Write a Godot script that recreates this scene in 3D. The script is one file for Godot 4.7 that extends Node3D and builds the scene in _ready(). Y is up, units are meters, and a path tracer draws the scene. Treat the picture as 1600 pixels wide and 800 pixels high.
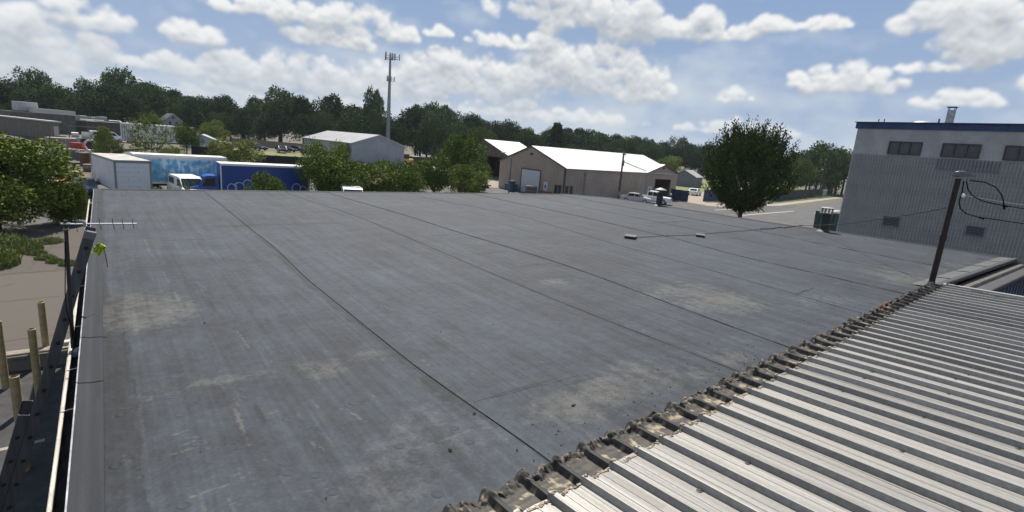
extends Node3D
# Distances are measured from the photographer: x to the side along the eave, y up from the street, z forward along the roof (Godot's -Z).

const ROOF := 4.6
var taken := {}
var rng := RandomNumberGenerator.new()
var mats := {}
var tex := {}

func P(x: float, y: float, z: float) -> Vector3:
	return Vector3(x, y, -z)

class Geo:
	var v := PackedVector3Array()
	var n := PackedVector3Array()
	var u := PackedVector2Array()
	var c := PackedColorArray()
	var col := Color(1, 1, 1)
	func put(p: Vector3, nn: Vector3, uv: Vector2) -> void:
		v.push_back(p); n.push_back(nn); u.push_back(uv); c.push_back(col)
	func flat_uv(p: Vector3, nn: Vector3) -> Vector2:
		var a := nn.abs()
		if a.y >= a.x and a.y >= a.z:
			return Vector2(p.x, p.z)
		if a.x >= a.z:
			return Vector2(p.z, p.y)
		return Vector2(p.x, p.y)
	func tri(a: Vector3, b: Vector3, d: Vector3) -> void:
		var nn := (d - a).cross(b - a).normalized()
		put(a, nn, flat_uv(a, nn)); put(b, nn, flat_uv(b, nn)); put(d, nn, flat_uv(d, nn))
	func quad(a: Vector3, b: Vector3, d: Vector3, e: Vector3) -> void:
		tri(a, b, d); tri(a, d, e)
	func quad_uv(a: Vector3, b: Vector3, d: Vector3, e: Vector3, ua: Vector2, ub: Vector2, ud: Vector2, ue: Vector2) -> void:
		var nn := (d - a).cross(b - a).normalized()
		put(a, nn, ua); put(b, nn, ub); put(d, nn, ud)
		put(a, nn, ua); put(d, nn, ud); put(e, nn, ue)
	func box(ce: Vector3, s: Vector3, bs := Basis()) -> void:
		cbox(ce, s, 0.0, bs)
	# a box with chamfered edges
	func cbox(ce: Vector3, s: Vector3, bv: float, bs := Basis()) -> void:
		var h := s * 0.5
		if bv <= 0.0:
			var k := []
			for i in 8:
				k.append(ce + bs * Vector3(h.x if i & 1 else -h.x, h.y if i & 2 else -h.y, h.z if i & 4 else -h.z))
			quad(k[0], k[2], k[3], k[1]); quad(k[5], k[7], k[6], k[4]); quad(k[4], k[6], k[2], k[0])
			quad(k[1], k[3], k[7], k[5]); quad(k[2], k[6], k[7], k[3]); quad(k[4], k[0], k[1], k[5])
			return
		var w := h - Vector3(bv, bv, bv)
		var q := []
		for i in 8:
			var sg := Vector3(1 if i & 1 else -1, 1 if i & 2 else -1, 1 if i & 4 else -1)
			q.append([ce + bs * (sg * Vector3(h.x, w.y, w.z)), ce + bs * (sg * Vector3(w.x, h.y, w.z)), ce + bs * (sg * Vector3(w.x, w.y, h.z))])
		for f in [[0, 2, 6, 4, 0], [5, 7, 3, 1, 0], [0, 4, 5, 1, 1], [2, 3, 7, 6, 1], [0, 1, 3, 2, 2], [4, 6, 7, 5, 2]]:
			quad(q[f[0]][f[4]], q[f[1]][f[4]], q[f[2]][f[4]], q[f[3]][f[4]])
		for e in [[0, 1], [2, 3], [4, 5], [6, 7]]:
			quad(q[e[0]][1], q[e[1]][1], q[e[1]][2], q[e[0]][2])
		for e in [[0, 2], [1, 3], [4, 6], [5, 7]]:
			quad(q[e[0]][0], q[e[1]][0], q[e[1]][2], q[e[0]][2])
		for e in [[0, 4], [1, 5], [2, 6], [3, 7]]:
			quad(q[e[0]][0], q[e[1]][0], q[e[1]][1], q[e[0]][1])
		for i in 8:
			tri(q[i][0], q[i][1], q[i][2])
	func cyl(a: Vector3, b: Vector3, r0: float, r1: float, seg := 8, caps := true) -> void:
		var ax := (b - a).normalized()
		var sx := ax.cross(Vector3.UP if absf(ax.y) < 0.9 else Vector3.RIGHT).normalized()
		var sy := ax.cross(sx)
		for i in seg:
			var t0 := TAU * i / seg
			var t1 := TAU * (i + 1) / seg
			var d0 := sx * cos(t0) + sy * sin(t0)
			var d1 := sx * cos(t1) + sy * sin(t1)
			var pts := [a + d0 * r0, a + d1 * r0, b + d1 * r1, b + d0 * r1]
			var sl := ax * ((r0 - r1) / maxf((b - a).length(), 0.0001))
			var n0 := (d0 + sl).normalized()
			var n1 := (d1 + sl).normalized()
			var ns := [n0, n1, n1, n0]
			for j in [0, 2, 1, 0, 3, 2]:
				put(pts[j], ns[j], Vector2(t0 * r0, pts[j].y))
			if caps:
				if r0 > 0.0: tri(a, pts[0], pts[1])
				if r1 > 0.0: tri(b, pts[2], pts[3])
	func tube(pts: Array, r: float, seg := 6) -> void:
		for i in pts.size() - 1:
			cyl(pts[i], pts[i + 1], r, r, seg, true)
	# polygon in x,y pushed from z0 to z1
	func prism(poly: PackedVector2Array, z0: float, z1: float, xf := Transform3D()) -> void:
		var idx := Geometry2D.triangulate_polygon(poly)
		for i in range(0, idx.size(), 3):
			var a := poly[idx[i]]; var b := poly[idx[i + 1]]; var d := poly[idx[i + 2]]
			tri(xf * Vector3(a.x, a.y, z0), xf * Vector3(b.x, b.y, z0), xf * Vector3(d.x, d.y, z0))
			tri(xf * Vector3(d.x, d.y, z1), xf * Vector3(b.x, b.y, z1), xf * Vector3(a.x, a.y, z1))
		for i in poly.size():
			var a := poly[i]; var b := poly[(i + 1) % poly.size()]
			quad(xf * Vector3(a.x, a.y, z0), xf * Vector3(a.x, a.y, z1), xf * Vector3(b.x, b.y, z1), xf * Vector3(b.x, b.y, z0))
	# profile of [radius, height] turned about the y axis
	func lathe(prof: Array, at: Vector3, seg := 12) -> void:
		for i in prof.size() - 1:
			cyl(at + Vector3(0, prof[i][1], 0), at + Vector3(0, prof[i + 1][1] + (0.0005 if prof[i + 1][1] == prof[i][1] else 0.0), 0), prof[i][0], prof[i + 1][0], seg, false)
	func mesh() -> ArrayMesh:
		var a := []
		a.resize(Mesh.ARRAY_MAX)
		a[Mesh.ARRAY_VERTEX] = v; a[Mesh.ARRAY_NORMAL] = n; a[Mesh.ARRAY_TEX_UV] = u; a[Mesh.ARRAY_COLOR] = c
		var m := ArrayMesh.new()
		m.add_surface_from_arrays(Mesh.PRIMITIVE_TRIANGLES, a)
		return m

func numbered(called: String) -> String:
	if not taken.has(called):
		taken[called] = 0
		return called
	taken[called] += 1
	return "%s_%03d" % [called, taken[called]]

func tag(o: Node, label: String, category: String, group := "") -> void:
	o.set_meta("label", label)
	o.set_meta("category", category)
	if group != "": o.set_meta("group", group)

func thing(called: String, label: String, category: String, at := Vector3.ZERO, yaw := 0.0, group := "") -> Node3D:
	var o := Node3D.new()
	o.name = numbered(called)
	add_child(o)
	o.position = at
	o.rotation.y = yaw
	tag(o, label, category, group)
	return o

func part(g, called: String, m: Material, parent: Node) -> MeshInstance3D:
	var o := MeshInstance3D.new()
	o.name = called
	o.mesh = g.mesh() if g is Geo else g
	o.material_override = m
	parent.add_child(o, true)
	return o

func structure(g, called: String, m: Material) -> MeshInstance3D:
	var o := part(g, numbered(called), m, self)
	o.set_meta("kind", "structure")
	return o

# one mesh that is a whole thing
func solo(g, called: String, m: Material, label: String, category: String, group := "") -> MeshInstance3D:
	var o := part(g, numbered(called), m, self)
	tag(o, label, category, group)
	return o

func copy(o: Node3D, called: String, at: Vector3, yaw := 0.0, sc := Vector3.ONE, label := "") -> Node3D:
	var r: Node3D = o.duplicate()
	r.name = numbered(called)
	add_child(r)
	r.position = at
	r.rotation = Vector3(0, yaw, 0)
	r.scale = sc
	if label != "": r.set_meta("label", label)
	return r

# ---- materials (colours are linear base colours)
func mat(key: String, r := 0.5, g := 0.5, b := 0.5, rough := 0.85, metal := 0.0, grain := "", sc := 1.0) -> StandardMaterial3D:
	if mats.has(key): return mats[key]
	var m := StandardMaterial3D.new()
	m.albedo_color = Color(r, g, b).linear_to_srgb()
	m.roughness = rough
	m.metallic = metal
	if grain != "":
		m.albedo_texture = tex[grain]
		m.uv1_scale = Vector3(sc, sc, sc)
	mats[key] = m
	return m

func leaf_mat(key: String) -> StandardMaterial3D:
	if mats.has(key): return mats[key]
	var m := StandardMaterial3D.new()
	m.vertex_color_use_as_albedo = true
	m.roughness = 0.8
	m.metallic_specular = 0.2
	m.backlight = Color(0.52, 0.62, 0.20)
	mats[key] = m
	return m

func paint_mat(key: String, rough := 0.9) -> StandardMaterial3D:
	if mats.has(key): return mats[key]
	var m := StandardMaterial3D.new()
	m.vertex_color_use_as_albedo = true
	m.roughness = rough
	mats[key] = m
	return m

func noise_bytes(w: int, h: int, freq: float, oct: int, sd: int, seamless := false, sx := 1, sy := 1) -> PackedByteArray:
	var f := FastNoiseLite.new()
	f.noise_type = FastNoiseLite.TYPE_SIMPLEX_SMOOTH
	f.seed = sd
	f.frequency = freq
	f.fractal_octaves = oct
	var im: Image = f.get_seamless_image(w / sx, h / sy) if seamless else f.get_image(w / sx, h / sy)
	im.convert(Image.FORMAT_L8)
	if sx != 1 or sy != 1: im.resize(w, h, Image.INTERPOLATE_CUBIC)
	return im.get_data()

# grey tile that multiplies a colour; lo = darkest value
func grain_tile(key: String, sz: int, f1: float, f2: float, lo: float, sd: int, sx := 1, sy := 1, pw := 1.0) -> void:
	var a := noise_bytes(sz, sz, f1, 4, sd, true, sx, sy)
	var b := noise_bytes(sz, sz, f2, 3, sd + 7, true)
	var out := PackedByteArray()
	out.resize(sz * sz)
	for i in sz * sz:
		var t := a[i] / 255.0 * 0.6 + b[i] / 255.0 * 0.4
		out[i] = int(255.0 * (lo + (1.0 - lo) * pow(clampf((t - 0.2) / 0.6, 0.0, 1.0), pw)))
	var im := Image.create_from_data(sz, sz, false, Image.FORMAT_L8, out)
	im.convert(Image.FORMAT_RGB8)
	im.generate_mipmaps()
	tex[key] = ImageTexture.create_from_image(im)

# ---- sky: clear air paling to the horizon, with fair-weather cumulus all round
func make_sky() -> Sky:
	var w := 2048
	var hh := 1024
	var rows := 512
	var dens := PackedFloat32Array()
	dens.resize(w * rows)
	dens.fill(-0.55)
	# azimuth (from straight ahead along the roof), height, half width, half height, in degrees
	var puffs := [[-3.5, 5.2, 4.9, 2.1], [-1.0, 7.4, 2.4, 1.5], [-4.8, 2.9, 5.9, 1.4], [6.9, 7.3, 2.2, 1.2], [14.8, 10.6, 6.0, 1.0], [21.2, 10.2, 5.0, 1.6], [18.8, 8.7, 4.2, 1.2], [28.8, 10.7, 1.3, 0.7], [34.0, 10.5, 2.7, 0.8], [4.4, 4.5, 2.8, 0.9], [9.3, 4.4, 5.6, 1.5], [16.5, 4.7, 6.0, 2.0], [23.8, 5.2, 5.6, 2.3], [31.6, 6.4, 7.0, 2.3], [40.3, 7.7, 6.6, 2.5], [45.9, 8.4, 5.2, 2.8], [50.3, 6.6, 3.6, 1.6], [42.3, 13.8, 9.0, 2.1], [50.2, 13.0, 7.6, 2.0], [56.0, 12.2, 4.6, 1.1], [38.7, 10.3, 3.6, 0.8], [66.2, 12.9, 2.0, 0.6], [62.0, 12.9, 2.1, 0.8], [75.4, 12.9, 4.0, 2.0], [79.3, 11.1, 3.4, 2.6], [68.2, 8.0, 3.6, 1.3], [65.6, 8.6, 1.9, 0.9], [71.2, 7.7, 1.9, 0.8], [59.4, 6.5, 1.7, 0.8], [76.5, 6.6, 2.9, 0.8], [74.3, 9.2, 2.0, 0.6], [37.2, 3.6, 12.0, 1.1], [11.9, 2.7, 12.0, 1.2], [60.0, 3.4, 6.0, 0.8], [85.0, 8.0, 4.0, 1.4], [52.0, 19.0, 9.0, 3.0], [20.0, 21.0, 8.0, 3.0]]
	var r := RandomNumberGenerator.new()
	r.seed = 41
	for i in 150:   # the same weather goes on round the horizon and overhead
		var az := r.randf_range(93.0, 345.0)
		var el := 2.0 + 60.0 * pow(r.randf(), 2.2)
		var s := r.randf_range(2.0, 6.0) * (1.0 + el / 30.0)
		puffs.append([az, el, s / cos(deg_to_rad(el)), s * r.randf_range(0.3, 0.45)])
	for i in 26:
		var el := r.randf_range(24.0, 65.0)
		var s := r.randf_range(5.0, 10.0)
		puffs.append([r.randf_range(-14.0, 92.0), el, s / cos(deg_to_rad(el)), s * 0.4])
	var ppd := w / 360.0
	for q in puffs:
		var n := int(clampf(q[2] / q[3] * 5.0, 7.0, 34.0))
		for i in n + 1:
			var ux := r.randf_range(-0.95, 0.95)
			var hgt := (1.0 - ux * ux) * r.randf_range(-0.35, 0.95)
			var pr: float = q[3] * r.randf_range(0.42, 0.85) * (1.15 - 0.45 * absf(ux))
			var cx: float = (q[0] + ux * q[2] + q[3] * r.randf_range(-0.3, 0.3)) * ppd
			var cy: float = hh * 0.5 - (q[1] + hgt * q[3] - 0.15 * q[3]) * ppd
			var rx := pr * ppd * r.randf_range(1.2, 1.8) / maxf(0.3, cos(deg_to_rad(q[1])))
			var ry := pr * ppd * 1.15
			if i == n:   # the body that joins them
				cx = q[0] * ppd; cy = hh * 0.5 - (q[1] - 0.2 * q[3]) * ppd; rx = q[2] * ppd; ry = q[3] * ppd * 0.62
			for y in range(maxi(0, int(cy - ry * 1.5)), mini(rows, int(cy + ry * 1.3) + 1)):
				var dy := (y - cy) / ry
				if dy > 0.0: dy *= 1.35
				for x in range(int(cx - rx * 1.4), int(cx + rx * 1.4) + 1):
					var dx := (x - cx) / rx
					var d := 0.72 - (dx * dx + dy * dy) * 0.75
					var k := y * w + posmod(x, w)
					if d > dens[k]: dens[k] = d + 0.12 * maxf(0.0, dens[k])
	var f := FastNoiseLite.new()
	f.noise_type = FastNoiseLite.TYPE_SIMPLEX_SMOOTH
	f.seed = 5
	f.frequency = 1.0
	f.fractal_octaves = 6
	f.fractal_gain = 0.5
	for y in rows:
		var el := (0.5 - (y + 0.5) / hh) * PI
		var ce := cos(el)
		for x in w:
			var az := (x + 0.5) / w * TAU
			var k := y * w + x
			var d := dens[k]
			if d > -0.5:
				dens[k] = d + f.get_noise_3d(sin(az) * ce * 11.0, sin(el) * 11.0, cos(az) * ce * 11.0) * 0.7 + f.get_noise_3d(sin(az) * ce * 30.0, sin(el) * 28.0, cos(az) * ce * 30.0) * 0.70
	var data := PackedByteArray()
	data.resize(w * hh * 3)
	for y in hh:
		var el := (0.5 - (y + 0.5) / hh) * 180.0
		var t := clampf(el / 45.0, 0.0, 1.0)
		var s := pow(t, 0.36)
		var clear := Color(0.60, 0.67, 0.74).lerp(Color(0.125, 0.265, 0.55), s)
		if el < 0.0: clear = Color(0.60, 0.67, 0.74).lerp(Color(0.22, 0.22, 0.20), clampf(-el / 6.0, 0.0, 1.0))
		var veil := clampf(1.0 - el / 8.0, 0.0, 1.0)
		for x in w:
			var cc := clear
			if y < rows:
				var k := y * w + x
				if el < 22.0:
					var ha := (x + 0.5) / w * TAU
					var hz := f.get_noise_3d(sin(ha) * 4.0, el * 0.16, cos(ha) * 4.0) * 0.5 + f.get_noise_3d(sin(ha) * 13.0, el * 0.4 + 9.0, cos(ha) * 13.0) * 0.22
					cc = clear.lerp(Color(0.68, 0.73, 0.78), clampf(hz * 1.5 + 0.50 - el / 24.0, 0.0, 0.75))
				var d := dens[k]
				if d > -0.14:
					var a := smoothstep(-0.10, 0.50, d) * (0.95 - 0.3 * veil)
					var up1 := dens[maxi(0, y - 2) * w + x]
					var up2 := dens[maxi(0, y - 8) * w + x]
					var lit := clampf(0.50 + 0.80 * (d - up1) + 0.42 * (d - maxf(up2, -0.3)) - 0.46 * clampf(d - 0.25, 0.0, 1.0), 0.0, 1.0)
					var cloud := Color(0.47, 0.51, 0.56).lerp(Color(0.93, 0.93, 0.92), lit)
					cloud = cloud.lerp(Color(0.63, 0.68, 0.73), veil * 0.6)
					cc = cc.lerp(cloud, a)
			var e := cc.linear_to_srgb()
			var o := (y * w + x) * 3
			data[o] = int(clampf(e.r * 255.0, 0, 255)); data[o + 1] = int(clampf(e.g * 255.0, 0, 255)); data[o + 2] = int(clampf(e.b * 255.0, 0, 255))
	var im := Image.create_from_data(w, hh, false, Image.FORMAT_RGB8, data)
	var pm := PanoramaSkyMaterial.new()
	pm.panorama = ImageTexture.create_from_image(im)
	var sky := Sky.new()
	sky.sky_material = pm
	return sky

func _ready() -> void:
	rng.seed = 11
	var cam := Camera3D.new()
	cam.name = "camera"
	cam.fov = 52.563
	cam.near = 0.05
	cam.far = 4000.0
	var fw := P(0.60939, -0.20705, 0.76536)
	var rt := P(0.79024, 0.07995, -0.60756)
	cam.transform = Transform3D(Basis(rt, rt.cross(fw), -fw).orthonormalized(), P(0, 7.0, 0))
	add_child(cam)
	cam.current = true
	var env := Environment.new()
	env.background_mode = Environment.BG_SKY
	env.sky = make_sky()
	env.tonemap_mode = Environment.TONE_MAPPER_LINEAR
	env.tonemap_exposure = 1.65
	env.sdfgi_enabled = true
	env.ssao_enabled = true
	env.ssil_enabled = true
	env.background_energy_multiplier = 0.61
	env.fog_enabled = true
	env.fog_density = 0.00012
	env.fog_light_color = Color(0.80, 0.86, 0.92)
	var we := WorldEnvironment.new()
	we.name = "world_environment"
	we.environment = env
	add_child(we)
	var sun := DirectionalLight3D.new()
	sun.name = "sun"
	sun.light_energy = 1.6
	sun.light_color = Color(1.0, 0.965, 0.91)
	sun.light_angular_distance = 0.53
	sun.shadow_enabled = true
	add_child(sun)
	sun.look_at_from_position(Vector3.ZERO, -P(0.2650, 0.8480, 0.4589), Vector3(0, 0, 1))

	grain_tile("mottle", 256, 0.012, 0.06, 0.74, 3)
	grain_tile("soft", 256, 0.012, 0.09, 0.88, 5)
	grain_tile("fine", 256, 0.05, 0.3, 0.7, 19)
	grain_tile("streak", 512, 0.03, 0.22, 0.74, 31, 1, 32)
	grain_tile("speckle", 512, 0.08, 0.45, 0.55, 47)

	mat("car_glass", 0.012, 0.014, 0.018, 0.05)
	mat("chrome", 0.6, 0.6, 0.6, 0.25, 0.8)
	mat("lamp_glass", 0.6, 0.6, 0.62, 0.1)
	mat("grille", 0.03, 0.03, 0.032, 0.4)
	ground()
	cracks()
	black_roof_building()
	metal_roof()
	dock()
	print("near done")
	block_building()
	tan_building()
	yard_buildings()
	tower()
	print("buildings done")
	trees()
	print("trees done")
	vehicles()
	yard_clutter()
	street()
	roof_things()

# height of the land: flat, rising a little towards the wooded ridge
func land(x: float, z: float) -> float:
	var k := smoothstep(-1.0, 6.0, x)
	return 1.3 * smoothstep(lerpf(112.0, 75.0, k), lerpf(140.0, 118.0, k), z) * (1.0 - smoothstep(25.0, 80.0, x))

func ground() -> void:
	var xs := [-700.0, -300.0, -120.0, -60.0, -30.0, -9.0, -0.2, 3.0, 6.5, 25.0, 40.0, 60.0, 80.0, 110.0, 160.0, 260.0, 500.0, 1200.0]
	var zs := [-400.0, -60.0, -3.0, 19.3, 40.0, 70.0, 78.0, 86.0, 95.0, 105.0, 115.0, 125.0, 135.0, 145.0, 155.0, 165.0, 175.0, 190.0, 230.0, 400.0, 800.0, 1600.0]
	var g := Geo.new()
	for i in xs.size() - 1:
		for j in zs.size() - 1:
			if xs[i] >= -9.1 and xs[i + 1] <= -0.1 and zs[j] >= -3.1 and zs[j + 1] <= 19.4: continue
			var q := []
			for k in [[0, 0], [0, 1], [1, 1], [1, 0]]:
				var x: float = xs[i + k[0]]
				var z: float = zs[j + k[1]]
				q.append(P(x, land(x, z), z))
			g.quad(q[0], q[1], q[2], q[3])
	structure(g, "ground", mat("dirt", 0.105, 0.094, 0.068, 0.95, 0.0, "mottle", 0.09))
	# worn asphalt lot beside the wall, in slabs
	sheet("parking_lot", [[-30, 19.3], [-0.45, 19.42], [-0.45, 29.6], [-30, 27.6]], 0.006, mat("lot", 0.118, 0.102, 0.088, 0.95, 0.0, "speckle", 0.9))
	sheet("pavement", [[-30, 27.7], [-0.45, 29.72], [-0.45, 42.0], [-30, 40.0]], 0.005, mat("lot_old", 0.105, 0.091, 0.078, 0.95, 0.0, "speckle", 0.7))
	sheet("yard_surface", [[-30, 42.2], [60, 42.2], [60, 70], [-30, 72]], 0.005, mat("yard_asphalt", 0.09, 0.09, 0.088, 0.95, 0.0, "mottle", 0.2))
	sheet("gravel_yard", [[30, 70.2], [60, 70.2], [95, 135], [48, 135]], 0.012, mat("gravel_yard", 0.27, 0.225, 0.175, 0.95, 0.0, "mottle", 0.15))
	sheet("field", [[20, 97], [42, 97], [46, 128], [22, 128]], 0.32, mat("dry_grass", 0.16, 0.165, 0.06, 0.95, 0.0, "mottle", 0.4))
	# the street and the lots beyond it
	sheet("road", [[25, 30], [55, 33], [69, 38.5], [99, 43.0], [200, 64.5], [300, 84], [300, 64], [200, 45], [98, 27], [60, 10], [25, 4]], 0.008, mat("asphalt", 0.078, 0.079, 0.081, 0.9, 0.0, "mottle", 0.12))
	sheet("parking_lot", [[30, 33.4], [55, 33.6], [68.5, 38.9], [98, 43.4], [108, 45.5], [101, 48.4], [79, 47.6], [76, 51], [76, 55], [30, 55]], 0.012, mat("asphalt_lot", 0.066, 0.066, 0.068, 0.9, 0.0, "mottle", 0.15))
	sheet("sidewalk", [[77, 47.7], [101, 48.4], [190, 66.2], [290, 86], [290, 84.6], [190, 64.6], [101, 46.4], [79, 46.0]], 0.016, mat("concrete", 0.32, 0.29, 0.25, 0.9, 0.0, "fine", 0.5))
	sheet("driveway", [[77.9, 51.6], [77.9, 47.8], [88, 48.1], [85.0, 52.0], [112, 69], [104, 70]], 0.020, mat("concrete_drive", 0.29, 0.24, 0.19, 0.9, 0.0, "mottle", 0.4))
	sheet("lawn", [[89, 49.0], [101, 48.9], [188, 66.6], [186, 69.6], [112, 53.8], [92, 51.4]], 0.024, mat("lawn", 0.085, 0.115, 0.028, 0.95, 0.0, "fine", 0.8))
	sheet("field", [[82, 55], [92, 52], [112, 54.5], [187, 70.5], [260, 130], [120, 110], [84, 80]], 0.014, mat("field", 0.15, 0.165, 0.055, 0.95, 0.0, "mottle", 0.3))
	# patched crack lines in the street
	for s in [[70.6, 37.6, 92, 40.0, 0.45], [72, 42.6, 80.5, 43.4, 0.35], [94, 37.0, 110, 39.6, 1.2]]:
		var a := P(s[0], 0.022, s[1]); var b := P(s[2], 0.022, s[3])
		var d = (b - a).normalized().cross(Vector3.UP) * (s[4] * 0.5)
		var q := Geo.new()
		q.quad(a + d, b + d, b - d, a - d)
		structure(q, "road_marking", mat("road_patch", 0.40, 0.38, 0.35, 0.9, 0.0, "fine", 0.4))

func cracks() -> void:
	var r := RandomNumberGenerator.new()
	r.seed = 8
	for c in [[-9.0, 20.3, -0.6, 20.9], [-8.0, 24.5, -0.8, 25.6], [-4.5, 20.0, -3.4, 28.0], [-9.0, 29.4, -0.6, 29.9], [-3.0, 30.0, -2.4, 36.0], [-8.0, 34.0, -1.0, 35.0]]:
		var g := Geo.new()
		var n := 26
		var last := Vector2(c[0], c[1])
		for i in n:
			var t := float(i + 1) / n
			var p := Vector2(lerpf(c[0], c[2], t), lerpf(c[1], c[3], t)) + Vector2(r.randfn(), r.randfn()) * 0.07
			var d := (p - last).normalized().orthogonal() * r.randf_range(0.008, 0.03)
			g.quad(P(last.x - d.x, 0.011, last.y - d.y), P(last.x + d.x, 0.011, last.y + d.y), P(p.x + d.x, 0.011, p.y + d.y), P(p.x - d.x, 0.011, p.y - d.y))
			last = p
		structure(g, "pavement_crack", mat("crack_fill", 0.05, 0.046, 0.04, 0.95))

func sheet(called: String, pts: Array, y: float, m: Material) -> void:
	var poly := PackedVector2Array()
	for p in pts: poly.push_back(Vector2(p[0], p[1]))
	var g := Geo.new()
	var idx := Geometry2D.triangulate_polygon(poly)
	for i in range(0, idx.size(), 3):
		var a := poly[idx[i]]; var b := poly[idx[i + 1]]; var d := poly[idx[i + 2]]
		g.tri(P(a.x, y + land(a.x, a.y), a.y), P(b.x, y + land(b.x, b.y), b.y), P(d.x, y + land(d.x, d.y), d.y))
	structure(g, called, m)

func along(pts: Array, z: float) -> float:
	if z <= pts[0][0]: return pts[0][1]
	for i in pts.size() - 1:
		if z <= pts[i + 1][0]:
			var t: float = (z - pts[i][0]) / (pts[i + 1][0] - pts[i][0])
			t = t * t * (3.0 - 2.0 * t)
			return lerpf(pts[i][1], pts[i + 1][1], t)
	return pts[-1][1]

var seams := [
	[[2.3, 2.62], [5.0, 2.50], [8.0, 2.50], [11.5, 2.62], [20.6, 2.67]],
	[[2.3, 5.78], [5.9, 5.67], [14.0, 5.80], [20.6, 5.35]],
	[[2.3, 7.26], [8.0, 7.64], [13.7, 7.40], [20.6, 6.95]],
	[[2.3, 10.42], [8.1, 10.84], [13.8, 11.40], [20.6, 10.43]],
	[[3.0, 13.25], [6.5, 13.32], [9.9, 13.87], [14.0, 14.08], [20.6, 13.9]],
	[[3.0, 16.15], [8.4, 16.34], [11.4, 16.61], [20.6, 16.8]],
	[[3.0, 18.70], [5.0, 18.80], [11.5, 19.5], [20.6, 19.4]]]
var right_edge := [[3.1, 24.2], [5.6, 24.0], [8.4, 23.7], [10.9, 23.0], [14.0, 22.8], [17.7, 22.55], [19.6, 22.1], [20.75, 20.8], [21.1, 20.3]]

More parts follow.
